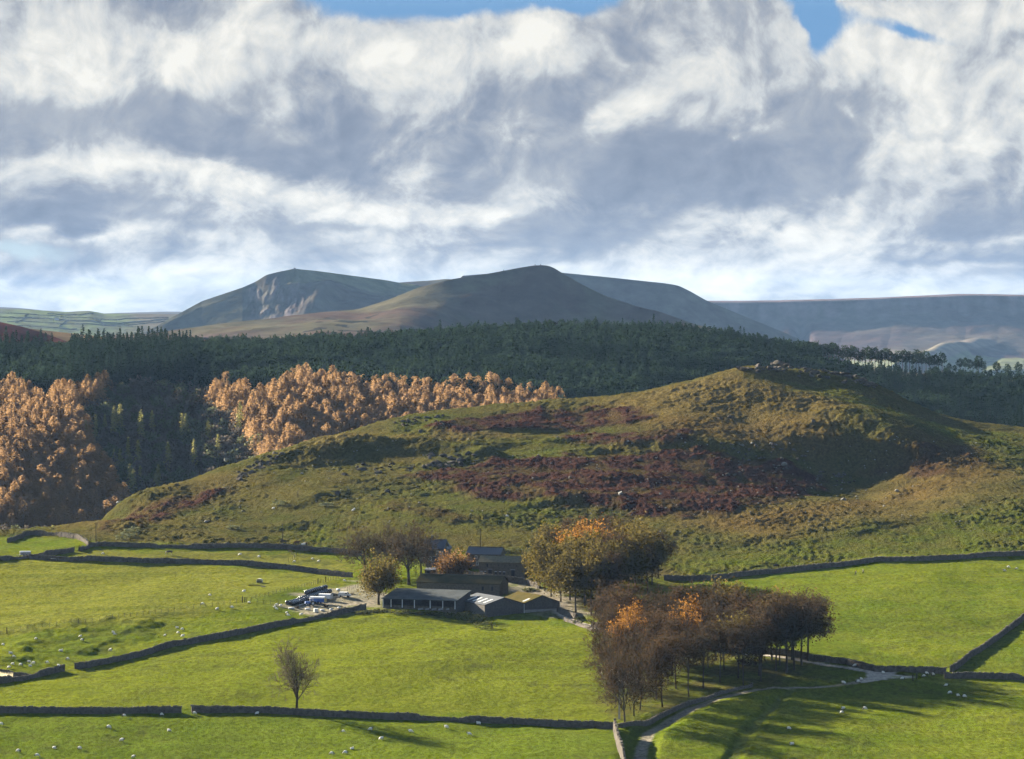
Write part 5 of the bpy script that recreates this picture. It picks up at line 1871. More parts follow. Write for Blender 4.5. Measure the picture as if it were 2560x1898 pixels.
M_dboard = simple('dark stained boards', (0.055, 0.052, 0.050), (0.10, 0.09, 0.085), 2.0, 0.9)
M_conc = simple('stained concrete', (0.15, 0.145, 0.135), (0.24, 0.23, 0.215), 0.6, 0.9, 0.02)
M_white = simple('white paint', (0.50, 0.50, 0.48), (0.38, 0.38, 0.36), 1.5, 0.6)
M_glass = simple('dark glass', (0.012, 0.015, 0.02), (0.02, 0.022, 0.028), 1.0, 0.1, spec=0.6)
M_door = simple('dark door timber', (0.018, 0.018, 0.022), (0.035, 0.033, 0.035), 2.0, 0.8)
M_sky = simple('clear roof sheet', (0.3596, 0.3596, 0.3248), (0.2900, 0.2900, 0.2610), 1.0, 0.4)
M_black = simple('black plastic', (0.012, 0.012, 0.014), (0.022, 0.022, 0.025), 1.5, 0.3, spec=0.5)
M_blue = simple('blue paint', (0.05, 0.11, 0.30), (0.035, 0.08, 0.22), 1.0, 0.5)
M_yellow = simple('dull yellow panel', (0.42, 0.36, 0.16), (0.32, 0.27, 0.12), 1.0, 0.7)
M_tyre = simple('tyre rubber', (0.014, 0.014, 0.014), (0.025, 0.025, 0.025), 3.0, 0.9)
M_ibc = simple('milky plastic', (0.6, 0.6, 0.56), (0.5, 0.5, 0.47), 1.0, 0.5)
M_metal = simple('dull steel', (0.25, 0.25, 0.25), (0.15, 0.14, 0.13), 2.0, 0.5, metal=0.4)


def barn(name, label, cat, base, rz, L, W, eave, rise, mwall, mroof, oh=0.3, openings=(), ridge_along='x', rear_eave=None, skylights=(), foot=1.2, chim=()):
    """gabled building; local x along the front, y to the back; base = front left corner"""
    root = empty(name, base, rz)
    tag(root, label, cat)
    re = eave if rear_eave is None else rear_eave
    mb = MB()
    if ridge_along == 'x':
        pts = [(0, -foot), (W, -foot), (W, re), (W / 2, eave + rise), (0, eave)] if rise else [(0, -foot), (W, -foot), (W, re), (0, eave)]
        n = len(pts)
        v = [(0, y, z) for y, z in pts] + [(L, y, z) for y, z in pts]
        mb.add(v, [tuple(range(n - 1, -1, -1)), tuple(range(n, 2 * n))] + [(i, (i + 1) % n, n + (i + 1) % n, n + i) for i in range(n)])
    else:
        pts = [(0, -foot), (L, -foot), (L, eave), (L / 2, eave + rise), (0, eave)]
        n = len(pts)
        v = [(x, 0, z) for x, z in pts] + [(x, W, z) for x, z in pts]
        mb.add(v, [tuple(range(n)), tuple(range(2 * n - 1, n - 1, -1))] + [(i, n + i, n + (i + 1) % n, (i + 1) % n) for i in range(n)])
    mb.build('wall', mwall, root)
    t_ = 0.16
    g = 0.02
    if ridge_along == 'x':
        if rise:
            sl = rise / (W / 2)
            for nm, y0, z0 in (('roof', -oh, eave - sl * oh), ('roof', W + oh, re - sl * oh)):
                mb = MB()
                a, b, c, d = (-oh, y0, z0), (L + oh, y0, z0), (L + oh, W / 2, eave + rise), (-oh, W / 2, eave + rise)
                q = [a, b, c, d] if y0 < 0 else [b, a, d, c]
                mb.slab([(x, y, z + t_ + g) for x, y, z in q], t_)
                ro = mb.build(nm, mroof, root)
                # courses of slates
            mb = MB()
            mb.tube((-oh, W / 2, eave + rise + t_ + .06), (L + oh, W / 2, eave + rise + t_ + .06), .13, .13, 6)
            mb.build('ridge', mwall if mroof is not M_darkroof else M_white, root)
        else:
            sl = (re - eave) / W
            mb = MB()
            mb.slab([(-oh, -oh, eave - sl * oh + t_ + g), (L + oh, -oh, eave - sl * oh + t_ + g), (L + oh, W + oh, re + sl * oh + t_ + g), (-oh, W + oh, re + sl * oh + t_ + g)], t_)
            mb.build('roof', mroof, root)
    else:
        sl = rise / (L / 2)
        for x0 in (-oh, L + oh):
            mb = MB()
            z0 = eave - sl * oh
            q = [(x0, W + oh, z0), (x0, -oh, z0), (L / 2, -oh, eave + rise), (L / 2, W + oh, eave + rise)]
            if x0 > 0:
                q = q[::-1]
            mb.slab([(x, y, z + t_ + g) for x, y, z in q], t_)
            ro = mb.build('roof', mroof, root)
            for (sx, y0, y1, f0, f1) in skylights:
                if (sx < 0) == (x0 < 0):
                    def on(f, y):
                        x = x0 + (L / 2 - x0) * f
                        return (x, y, z0 + (eave + rise - z0) * f + t_ + g + .02)
                    mb2 = MB()
                    qq = [on(f0, y1), on(f0, y0), on(f1, y0), on(f1, y1)]
                    if x0 > 0:
                        qq = qq[::-1]
                    mb2.slab([(x, y, z + .03) for x, y, z in qq], .04)
                    mb2.build('skylight', M_sky, ro)
    for op in openings:
        kind, x, z, w, h = op[:5]
        mb = MB()
        if kind == 'door':
            mb.box((x, -.03, z + h / 2), (w, .05, h))
            mb.build('door', M_door, root)
            mb = MB()
            mb.box((x, -.05, z + h + .13), (w + .5, .1, .24))
            mb.build('lintel', M_conc, root)
        elif kind == 'window':
            mb.box((x - w / 2, -.05, z + h / 2), (.1, .1, h))
            mb.box((x + w / 2, -.05, z + h / 2), (.1, .1, h))
            mb.box((x, -.05, z), (w + .1, .1, .1))
            mb.box((x, -.05, z + h), (w + .1, .1, .1))
            mb.box((x, -.045, z + h / 2), (.05, .07, h))
            f_ = mb.build('window', M_white, root)
            mb = MB()
            mb.box((x, -.02, z + h / 2), (w - .1, .03, h - .1))
            mb.build('pane', M_glass, f_)
        elif kind == 'slit':
            mb.box((x, -.02, z + h / 2), (w, .03, h))
            mb.build('slit_window', M_door, root)
        elif kind == 'lintel':
            mb.box((x, -.05, z), (w, .1, h))
            mb.build('lintel', M_white, root)
    for (x, y, h) in chim:
        mb = MB()
        mb.box((x, y, eave + rise + h / 2 - .5), (.8, .7, h + .4))
        mb.box((x, y, eave + rise + h - .25), (.95, .85, .14))
        cs = mb.build('chimney', mwall, root)
        mb = MB()
        for k in (-.2, .2):
            mb.tube((x + k, y, eave + rise + h - .2), (x + k, y, eave + rise + h + .3), .11, .09, 6)
        mb.build('chimney_pot', M_rockp, cs)
    return root


TH = R(27)
gA = Vector((math.cos(TH), math.sin(TH), 0))
# timber shed with skylights and the block shed beside it
pA = G(1212.5, 1544)
zA = pA.z
A = barn('timber_shed', 'timber clad gabled shed with dark roof and four pale skylights', 'shed', pA, TH, 12.4, 17.5, 3.5, 1.9, M_dboard, M_darkroof, oh=0.15, ridge_along='y',
         skylights=[(-1, 2.2 + 3.4 * k, 3.2 + 3.4 * k, .16, .62) for k in range(4)])


def boards(root, p0, p1, h0, h1, mat, up=True, w=.28, gap=.03, off=.03, top=None):
    """vertical cladding boards between two local points"""
    p0, p1 = Vector(p0), Vector(p1)
    d = p1 - p0
    L = d.length
    d.normalize()
    n_ = Vector((d.y, -d.x, 0))
    mb = MB()
    k = 0.0
    ang = math.atan2(d.y, d.x)
    while k < L - .05:
        ww = min(w * rnd.uniform(.85, 1.15), L - k)
        c = p0 + d * (k + ww / 2) + n_ * (off + rnd.uniform(0, .02))
        t1 = h1 if top is None else top(k + ww / 2)
        mb.box((c.x, c.y, (h0 + t1) / 2), (ww - gap, .04, t1 - h0), ang)
        k += ww
    o = mb.build('cladding', mat, root)
    o['kind'] = 'stuff'
    return o


boards(A, (0, 17.5, 0), (0, 0, 0), -.6, 3.5, M_board)
boards(A, (0, 0, 0), (12.4, 0, 0), -.6, 3.5, M_dboard, top=lambda k: 3.45 + 1.9 * (1 - abs(k - 6.2) / 6.2), w=.35)
pB = pA + gA * 12.6 + Vector((0, 0, -.1))
B = barn('block_shed', 'shed with brown mossy roof, dark boarded gable over pale concrete base', 'shed', pB, TH, 11.6, 15.0, 3.6, 2.0, M_dboard, M_mosslight, oh=0.2, ridge_along='y', skylights=[(-1, 1.5, 2.6, .15, .5)])
boards(B, (0, 0, 0), (11.6, 0, 0), 2.0, 3.5, M_dboard, top=lambda k: 3.55 + 2.0 * (1 - abs(k - 5.8) / 5.8), w=.4)
mb = MB()
for r_ in range(6):
    for c_ in range(9):
        mb.box((.65 + c_ * 1.28 + (r_ % 2) * .12, -.06, -.55 + r_ * .42), (1.25, .14, .40), jit=.01)
mb.build('block_wall', M_conc, B)['kind'] = 'stuff'
mb = MB()
mb.tube((-.05, -.12, -.6), (-.05, -.12, 3.5), .09, .09, 6)
mb.build('downpipe', M_white, B)
mb = MB()
mb.tube((11.7, -.08, .4), (11.7, -.08, 3.5), .07, .07, 6)
mb.build('downpipe', M_white, B)

# open fronted shed
TC = R(-20)
pC = G(957, 1520)
Lc, Wc = 23.0, 11.0
Cc = empty('open_shed', pC, TC)
tag(Cc, 'long open fronted shed with grey roof, white posts and low front wall', 'shed')
mb = MB()
E0, E1 = 2.7, 4.7
mb.add([(0, Wc, -1), (Lc, Wc, -1), (Lc, Wc, E1), (0, Wc, E1), (0, Wc - .25, -1), (Lc, Wc - .25, -1), (Lc, Wc - .25, E1), (0, Wc - .25, E1)], [(0, 3, 2, 1), (4, 5, 6, 7), (0, 1, 5, 4), (1, 2, 6, 5), (2, 3, 7, 6), (3, 0, 4, 7)])
for x in (0, Lc - .25):
    mb.add([(x, 0, -1), (x + .25, 0, -1), (x + .25, Wc - .26, -1), (x, Wc - .26, -1), (x, 0, E0), (x + .25, 0, E0), (x + .25, Wc - .26, E1 - .05), (x, Wc - .26, E1 - .05)], [(0, 3, 2, 1), (4, 5, 6, 7), (0, 1, 5, 4), (1, 2, 6, 5), (2, 3, 7, 6), (3, 0, 4, 7)])
mb.build('wall', M_dboard, Cc)
mb = MB()
sl = (E1 - E0) / Wc
mb.slab([(-.3, -.5, E0 - .5 * sl + .2), (Lc + .3, -.5, E0 - .5 * sl + .2), (Lc + .3, Wc + .3, E1 + .3 * sl + .2), (-.3, Wc + .3, E1 + .3 * sl + .2)], .15)
mb.build('roof', M_fibre, Cc)
mb = MB()
mb.box((Lc / 2, -.02, -.05), (Lc - .6, .3, 1.9))
mb.build('front_wall', M_bstone, Cc)
for k, x in enumerate((0.2, 2.7, 6.2, 10.0, 14.9, 18.8, 22.6)):
    mb = MB()
    mb.box((x, -.25, E0 / 2 + .15), (.22, .2, E0 - .35))
    mb.build('post', M_white, Cc)
for k in range(5):
    mb = MB()
    x = 12.2 + k * 2.1
    mb.box((x, -1.0, .15 + .05 * k), (rnd.uniform(.8, 1.6), .1, .5), rnd.uniform(-.3, .3), tilt=.2)
    mb.build('loose_sheet', M_metal if k % 2 else M_conc, Cc)

# long mossy barn, stone barns, house
barn('mossy_barn', 'long low barn with a dark mossy roof behind the open shed', 'barn', G(1042, 1478) + Vector((0, 0, .3)), R(-17), 26.5, 8.4, 2.4, 2.1, M_bstone, M_moss, oh=0.25,
     openings=[('slit', 21.0, 0.4, .6, 1.2), ('slit', 24.0, .4, .6, 1.2)])
barn('stone_barn', 'long stone field barn with two dark doorways and a row of low openings', 'barn', G(1197, 1441), R(-17), 14.8, 6.2, 4.5, 1.7, M_bstone, M_sslate,
     openings=[('door', 3.7, 0, 1.1, 2.2), ('door', 11.2, 0, 1.1, 2.2), ('slit', 2.8, 3.0, .5, 1.0), ('lintel', .9, 1.6, .8, .14), ('lintel', 2.1, 1.6, .7, .14), ('slit', .9, .7, .5, .8), ('slit', 2.1, .7, .5, .8), ('lintel', 5.6, 1.6, .8, .14), ('lintel', 7.0, 1.6, .8, .14), ('lintel', 8.3, 1.6, .8, .14),
               ('slit', 5.6, .7, .5, .8), ('slit', 7.0, .7, .5, .8), ('slit', 8.3, .7, .5, .8), ('slit', 6.4, 3.4, .25, .3), ('slit', 8.6, 3.4, .25, .3), ('slit', 10.2, 3.4, .25, .3), ('slit', 12.4, 3.4, .25, .3)])
barn('slate_barn', 'two storey stone barn with blue slate roof and small white windows', 'barn', G(1167, 1421), R(-15), 11.0, 6.4, 4.6, 1.9, M_bstone, M_slate,
     openings=[('window', 3.1, 3.3, .75, .8), ('window', 3.5, 1.1, .7, 1.0), ('door', 1.0, 0, 1.2, 2.3), ('slit', 6.5, 3.2, .6, .8)])
barn('lean_to', 'small grey roofed lean to left of the slate roofed barn', 'outbuilding', G(1148, 1424), R(-15), 2.2, 4.0, 1.9, 0, M_bstone, M_fibre, rear_eave=2.9, oh=0.1, openings=[('door', 1.1, 0, .9, 1.7)])
barn('farmhouse', 'stone farmhouse with slate roof and chimney half hidden by bare trees', 'house', G(1052, 1408), R(-12), 7.6, 7.0, 4.7, 2.6, M_bstone, M_slate,
     openings=[('window', 5.6, 2.9, .9, 1.1), ('window', 6.9, 2.9, .7, 1.1), ('window', 3.0, .9, 1.0, 1.2), ('door', 4.5, 0, 1.0, 2.1)], chim=[(3.0, 3.5, 1.6)])
barn('gabled_wing', 'gabled stone wing on the right end of the farmhouse', 'house', G(1094, 1404), R(-12), 3.2, 6.0, 4.2, 2.0, M_bstone, M_slate, ridge_along='y', openings=[('window', 1.6, 2.5, .8, 1.1), ('window', 1.6, .8, .8, 1.1)])
barn('garden_hut', 'low dark stone hut in front of the farmhouse', 'outbuilding', G(1062, 1438), R(-12), 3.5, 2.5, 1.6, 0, M_bstone, M_slate, rear_eave=2.0, oh=.1, openings=[('door', 1.2, 0, .8, 1.4)])
# yard walls by the barns
dry_wall([(1165, 1440), (1250, 1452), (1320, 1463), (1350, 1472)], 'dark yard wall in front of the stone barn', h=1.6)
dry_wall([(1065, 1418), (1100, 1412), (1150, 1418)], 'short garden wall between the farmhouse and the lean to', h=1.2)
dry_wall([(1395, 1530), (1415, 1540), (1440, 1548)], 'short stone wall right of the block shed', h=1.4)


# ------------------------------------------------------------------ the yard
def bale_mesh():
    mb = MB()
    n = 12
    r0 = .62
    rings = [(-.60, .50), (-.54, .62), (0, .64), (.54, .62), (.60, .50)]
    vs = [(x, r * math.cos(2 * math.pi * i / n), r * math.sin(2 * math.pi * i / n)) for x, r in rings for i in range(n)]
    fs = [tuple(range(n - 1, -1, -1)), tuple(range(4 * n, 5 * n))]
    for k in range(4):
        fs += [(k * n + i, k * n + (i + 1) % n, (k + 1) * n + (i + 1) % n, (k + 1) * n + i) for i in range(n)]
    mb.add(vs, fs)
    return mb.mesh('silage_bale', M_black, True)


BALE = bale_mesh()
b0, b1 = G(722, 1512), G(826, 1480)
dl = (b1 - b0)
Lb = dl.length
dl.normalize()
nb = int(Lb / 1.32)
pn = Vector((dl.y, -dl.x, 0))
for r_ in range(2):
    for k in range(nb):
        for lv in range(2 if k > nb * .45 else 1):
            if lv and r_:
                continue
            p = b0 + dl * (k * 1.32 + .3 * lv) + pn * (r_ * 1.32 - .3 - lv * .3)
            o = link('silage_bale', BALE)
            o.location = (p.x, p.y, gz(p.x, p.y) + .6 + lv * 1.1)
            o.rotation_euler = (0, rnd.uniform(-.05, .05), math.atan2(dl.y, dl.x) + rnd.uniform(-.12, .12))
            tag(o, 'black wrapped round bale in the %s of the long stack beside the yard' % ('upper row' if lv else ('front row' if r_ else 'back row')), 'silage bale', 'black wrapped bales by the yard')


def wheel(mb, c, r, w, axis='y', m=0):
    if axis == 'y':
        mb.tube((c[0], c[1] - w / 2, c[2]), (c[0], c[1] + w / 2, c[2]), r, r, 12, m)
    else:
        mb.tube((c[0] - w / 2, c[1], c[2]), (c[0] + w / 2, c[1], c[2]), r, r, 12, m)


def trailer(base, rz, label, L=4.4, Wd=2.0, H=1.7, low=M_blue, end=M_yellow, cat='trailer'):
    root = empty('livestock_trailer', base, rz)
    tag(root, label, cat)
    mb = MB()
    z0 = .45
    mb.box((0, 0, z0 + H * .32), (L, Wd, H * .64))
    mb.build('body', low, root)
    mb = MB()
    # arched roof
    n = 6
    pts = [(-Wd / 2 - .04, z0 + H * .64)] + [(-(Wd / 2 + .04) * math.cos(math.pi * k / n), z0 + H * .74 + H * .22 * math.sin(math.pi * k / n)) for k in range(n + 1)] + [(Wd / 2 + .04, z0 + H * .64)]
    k_ = len(pts)
    vs = [(-L / 2 - .05, y, z) for y, z in pts] + [(L / 2 + .05, y, z) for y, z in pts]
    mb.add(vs, [tuple(range(k_)), tuple(range(2 * k_ - 1, k_ - 1, -1))] + [(i, k_ + i, k_ + (i + 1) % k_, (i + 1) % k_) for i in range(k_)])
    mb.build('roof', M_white, root)
    mb = MB()
    mb.box((L / 2 + .05, 0, z0 + H * .33), (.08, Wd * .96, H * .6))
    mb.build('tailgate', end, root)
    for y in (-Wd / 2 - .08, Wd / 2 + .08):
        for x in (-.45, .45):
            mb = MB()
            wheel(mb, (x, y, .34), .34, .2)
            mb.build('wheel', M_tyre, root)
    mb = MB()
    mb.tube((-L / 2, -.5, .45), (-L / 2 - 1.1, 0, .5), .05, .05)
    mb.tube((-L / 2, .5, .45), (-L / 2 - 1.1, 0, .5), .05, .05)
    mb.build('drawbar', M_metal, root)
    return root


trailer(G(795, 1509), R(-18), 'blue sided livestock trailer with white roof and yellow tailgate in the yard', L=4.6, H=1.75)
trailer(G(814, 1500), R(-18), 'all white box trailer behind the blue one in the yard', L=3.6, H=1.5, low=M_white, end=M_white)
trailer(G(63, 1391), R(10), 'pale grey flat roofed trailer parked against the wall at far left', L=3.4, Wd=1.6, H=1.35, low=M_metal, end=M_metal)


def van(base, rz, label):
    root = empty('small_van', base, rz)
    tag(root, label, 'van')
    prof = [(-1.75, .35), (1.75, .35), (1.8, .8), (1.25, .92), (.75, 1.5), (-1.65, 1.52), (-1.78, 1.3)]
    mb = MB()
    n = len(prof)
    vs = [(x, -.78, z) for x, z in prof] + [(x, .78, z) for x, z in prof]
    mb.add(vs, [tuple(range(n)), tuple(range(2 * n - 1, n - 1, -1))] + [(i, n + i, n + (i + 1) % n, (i + 1) % n) for i in range(n)])
    mb.build('body', M_white, root)
    mb = MB()
    for s_ in (-1, 1):
        mb.box((.55, s_ * .79, 1.2), (.6, .02, .35))
    mb.slab([(1.22, -.68, .97), (1.22, .68, .97), (.80, .68, 1.46), (.80, -.68, 1.46)], -.02)
    mb.build('window', M_glass, root)
    for x in (-1.1, 1.1):
        for y in (-.75, .75):
            mb = MB()
            wheel(mb, (x, y, .31), .31, .18)
            mb.build('wheel', M_tyre, root)


van(G(862, 1493), R(-10), 'small white van parked at the back of the yard under the trees')

# old tractor
root = empty('old_tractor', G(776, 1514), R(200))
tag(root, 'old dark blue tractor standing among the clutter below the bales', 'tractor')
mb = MB()
mb.box((.9, 0, .95), (1.5, .6, .6), taper=.9)
mb.box((.1, 0, .7), (1.2, .5, .4))
mb.build('bonnet', M_blue, root)
mb = MB()
for x in (-.75, .1):
    for y in (-.5, .5):
        mb.box((x, y, 1.55), (.07, .07, 1.1))
mb.box((-.32, 0, 2.12), (1.15, 1.2, .1))
mb.build('cab', M_metal, root)
for x, y, r_ in ((-.5, -.75, .68), (-.5, .75, .68), (1.35, -.65, .38), (1.35, .65, .38)):
    mb = MB()
    wheel(mb, (x, y, r_), r_, .32 if r_ > .5 else .2)
    wo = mb.build('wheel', M_tyre, root)
    mb = MB()
    wheel(mb, (x, y * 1.02, r_), r_ * .5, .34 if r_ > .5 else .22)
    mb.build('hub', M_white, wo)

# white tank, sacks, pallets
root = empty('water_tank', G(790, 1531), .2)
tag(root, 'white plastic cube tank in a cage against the yard wall', 'tank')
mb = MB()
mb.box((0, 0, .62), (1.15, 1.0, 1.0), taper=.97)
mb.build('body', M_ibc, root)
mb = MB()
for x in (-.6, -.2, .2, .6):
    for y in (-.53, .53):
        mb.box((x, y, .62), (.03, .03, 1.05))
for z in (.2, .6, 1.1):
    for y in (-.53, .53):
        mb.box((0, y, z), (1.25, .03, .03))
mb.build('cage', M_metal, root)
mb = MB()
mb.box((0, 0, .06), (1.2, 1.05, .12))
mb.build('pallet', M_post, root)


def sack(u, v, L_, label, mat=M_white, h=.5):
    mb = MB()
    n = 8
    vs, fs = [], []
    for k, (x, r) in enumerate([(-.5, .25), (-.42, .8), (0, 1.0), (.42, .8), (.5, .25)]):
        for i in range(n):
            a = 2 * math.pi * i / n
            vs.append((x * L_, r * .45 * math.cos(a) * rnd.uniform(.85, 1.1), h * .5 + r * h * .5 * math.sin(a) * rnd.uniform(.85, 1.1)))
    fs = [tuple(range(n - 1, -1, -1)), tuple(range(4 * n, 5 * n))]
    for k in range(4):
        fs += [(k * n + i, k * n + (i + 1) % n, (k + 1) * n + (i + 1) % n, (k + 1) * n + i) for i in range(n)]
    mb.add(vs, fs)
    o = mb.build('feed_sack', mat, smooth=True)
    o.location = G(u, v)
    o.rotation_euler = (0, 0, rnd.uniform(-.5, .5))
    tag(o, label, 'sack', 'white bags and sheets round the yard')


sack(729, 1523, 1.9, 'crumpled white sheet at the left end of the black bales', h=.5)
sack(770, 1525, 1.6, 'white bag on the ground below the tractor', h=.55)
sack(806, 1528, 1.4, 'white bag just right of the cube tank', h=.6)
sack(828, 1525, 1.0, 'small white bag by the middle of the yard wall', h=.4)
sack(848, 1521, 1.0, 'small white bag near the right end of the yard wall', h=.45)
sack(846, 1478, 1.3, 'white covered heap at the back of the yard', h=.8)
sack(752, 1515, 1.2, 'grey bag in front of the black bales', M_metal, .4)
for u, v, lab in [(742, 1520, 'stack of grey pallets below the bales'), (815, 1518, 'stack of grey pallets in the yard middle'), (838, 1490, 'stack of pallets at the back of the yard'), (880, 1486, 'pallets and timber under the olive tree')]:
    root = empty('pallet_stack', G(u, v), rnd.uniform(-.6, .6))
    tag(root, lab, 'pallets')
    for k in range(rnd.randint(2, 5)):
        mb = MB()
        for y in (-.45, -.15, .15, .45):
            mb.box((0, y, .13 + k * .15), (1.2, .14, .025))
        for x in (-.5, 0, .5):
            mb.box((x, 0, .06 + k * .15), (.1, 1.0, .1))
        mb.build('pallet', M_post, root)

# feeder in the pale field, with poles lying beside it
root = empty('field_feeder', G(649, 1457), R(-5))
tag(root, 'white round topped feeder with a dark open side in the big pale field', 'feeder')
mb = MB()
n = 8
pts = [(-.95 * math.cos(math.pi * k / n), .7 + .55 * math.sin(math.pi * k / n)) for k in range(n + 1)]
k_ = n + 1
vs = [(x, -.6, z) for x, z in pts] + [(x, .6, z) for x, z in pts]
mb.add(vs, [(i, i + 1, k_ + i + 1, k_ + i) for i in range(n)] + [tuple(range(2 * k_ - 1, k_ - 1, -1))])
mb.build('roof', M_white, root)
mb = MB()
mb.box((0, 0, .42), (1.7, 1.0, .5))
mb.build('trough', M_black, root)
for x in (-.85, .85):
    mb = MB()
    mb.box((x, 0, .35), (.08, 1.1, .7))
    mb.build('leg', M_white, root)
o = MB()
o.tube((-2.6, 0, .15), (2.2, -.3, .15), .13, .10, 7)
o = o.build('timber_pole', M_bark)
o.location = G(642, 1464)
tag(o, 'long dark timber pole lying below the white feeder', 'pole')
o = MB()
o.tube((-.7, 0, .16), (.7, .1, .16), .16, .15, 7)
o = o.build('pale_log', M_palebark)
o.location = G(658, 1468)
tag(o, 'short pale log lying at the right end of the timber pole', 'log')
root = empty('water_trough', G(134, 1403), R(-4))
tag(root, 'black water trough against the wall below the horse paddock', 'trough')
mb = MB()
mb.box((0, 0, .4), (1.7, .8, .7), taper=1.1)
mb.build('tub', M_black, root)
mb = MB()
mb.box((0, 0, .79), (1.9, .95, .06))
mb.build('rim', M_metal, root)

# white farmhouse far away on the green hill, and the pillar on the ridge summit
o = empty('white_cottage', pw, 0.1)
tag(o, 'tiny white cottage on the far green hill at left', 'house')
mb = MB()
mb.box((0, 0, 1.6), (9, 5, 4.2))
mb.build('wall', M_white, o)
mb = MB()
mb.add([(-4.8, -2.8, 3.72), (4.8, -2.8, 3.72), (4.8, 2.8, 3.72), (-4.8, 2.8, 3.72), (-4.8, 0, 5.9), (4.8, 0, 5.9)], [(0, 1, 5, 4), (2, 3, 4, 5), (0, 4, 3), (1, 2, 5), (0, 3, 2, 1)])
mb.build('roof', M_slate, o)
pt = on_hill(H_mam, 737, 0.0)
mb = MB()
mb.box((0, 0, 1.2), (3.2, 3.2, 2.6), taper=.7)
mb.box((0, 0, -.2), (9, 7, 1.6), taper=.7)
o = mb.build('summit_block', M_rockp)
o.location = pt
tag(o, 'tiny summit pillar on the landslip ridge', 'cairn')
pt = on_hill(H_lose, 1365, 0.0)
for du, lab in ((1338, 'left block standing for a tiny person'), (1352, 'right block standing for a tiny person'), (1258, 'lower block standing for a tiny person')):
    pt = on_hill(H_lose, du, 0.0)
    mb = MB()
    mb.box((0, 0, .8), (1.2, 1.2, 2.2), taper=.6)  # plain tapered block stands in for a tiny person
    o = mb.build('summit_block', M_rock)
    o.location = pt
    tag(o, lab + ' on the skyline of the conical hill', 'cairn')

# ================================================================== bushes, banks
M_gorse = leafmat('bank vegetation', (0.0455, 0.0490, 0.0154), (0.0315, 0.0385, 0.0140), (0.0700, 0.0665, 0.0238), 0.4, 0.4)
M_reed = leafmat('pale reeds', (0.4340, 0.3850, 0.2520), (0.3500, 0.3080, 0.1960), (0.5250, 0.4760, 0.3360), 0.5, 0.4)


def bush(u, v, h, w, label, mat=None, n=260, size=.28, name='bush', sx=1.0):
    V_, Fq = puff(rnd.randint(0, 9999), h, w, -.1, n, size)
    V_[:, 0] *= sx
    o = link(name, mesh_np(name, V_, Fq, [mat or M_gorse]))
    o.location = G(u, v)
    tag(o, label, 'bush')


for u, v, h, w, sx, lab in [(1165, 1552, 2.6, 2.6, 1.3, 'bush at the left front corner of the timber shed'), (1195, 1558, 2.4, 2.6, 1.3, 'tall bush in front of the lit shed wall'), (1212, 1572, 2.0, 2.8, 1.3, 'lowest bush below the shed corner'), (1140, 1545, 1.8, 2.4, 1.4, 'bush left of the timber shed'),
                        (1100, 1541, 1.2, 2.2, 1.8, 'low scrub under the open shed, right part'), (1060, 1537, 1.0, 2.2, 1.8, 'low scrub under the open shed, middle'), (1005, 1534, 1.0, 2.2, 1.8, 'low scrub under the open shed, left part'), (950, 1531, .9, 2.0, 1.8, 'low scrub at the left end of the shed bank'),
                        (905, 1535, .9, 1.8, 1.6, 'weeds below the yard wall end'), (1445, 1562, 2.0, 1.6, 1.0, 'small bush beside the farm road gate'), (1255, 1382, 1.6, 2.0, 1.4, 'dark bush behind the slate roofed barn'), (1285, 1380, 1.4, 2.4, 1.5, 'low dark bush on the bank above the stone barn'),
                        (1150, 1440, 1.4, 1.6, 1.0, 'garden shrub by the copper tree'), (1245, 1480, 1.2, 1.6, 1.2, 'shrub at the gable of the mossy barn'), (1325, 1478, 1.0, 2.0, 1.3, 'shrub on the green bank behind the block shed'),
                        (305, 1349, 2.2, 2.0, 1.5, 'dark gorse bush in the gully at the hill foot, lower'), (320, 1340, 2.2, 2.0, 1.4, 'dark gorse bush in the gully at the hill foot, middle'), (336, 1330, 1.8, 1.8, 1.3, 'dark gorse bush in the gully at the hill foot, upper'), (1870, 1665, 2.6, 2.2, 1.1, 'russet bush under the plantation trees'),
                        (582, 1323, 1.5, 1.8, 1.4, 'dark gorse bush on the slope above the upper wall'), (700, 1262, 1.6, 2.2, 1.5, 'dark gorse on the left slope'), (815, 1265, 1.4, 2.2, 1.5, 'dark gorse right of the pair of hill sheep')]:
    bush(u, v, h, w, lab, {'dark gorse': M_scrubg, 'russet bus': M_lbrown}.get(lab[:10]), sx=sx)
# trees and scrub at the valley edge, far left bottom
for i, (u, v, h, w, k) in enumerate([(10, 1345, 7, 3.6, 0), (38, 1342, 6, 3.2, 1), (62, 1338, 5, 2.8, 0), (90, 1336, 4.5, 2.6, 1), (112, 1330, 4, 2.2, 0), (135, 1324, 2.8, 1.8, 2), (160, 1318, 2.2, 1.6, 2), (25, 1349, 4, 2.5, 0), (-20, 1346, 7, 3.6, 0)]):
    d = 1165.0
    p = P(u, v, d)
    V_, Fq = puff(400 + i, h, w, -.3, 300, .42)
    o = link('scrub_bush', mesh_np('scrub_bush', V_, Fq, [[M_scrub, M_scrubg, M_yelgreen][k]]))
    z = gz(p[0], d)
    o.location = (p[0], d, min(z, p[2]))
    tag(o, '%s bush behind the curved wall at far left, %s' % (['grey brown', 'dull green', 'pale yellow'][k], ['tall at the picture edge', 'second from the edge', 'third from the edge', 'beside the wall top', 'by the field corner', 'small, at the wood edge', 'smallest, on the slope edge', 'in front of the tall one', 'at the very edge'][i]), 'bush')
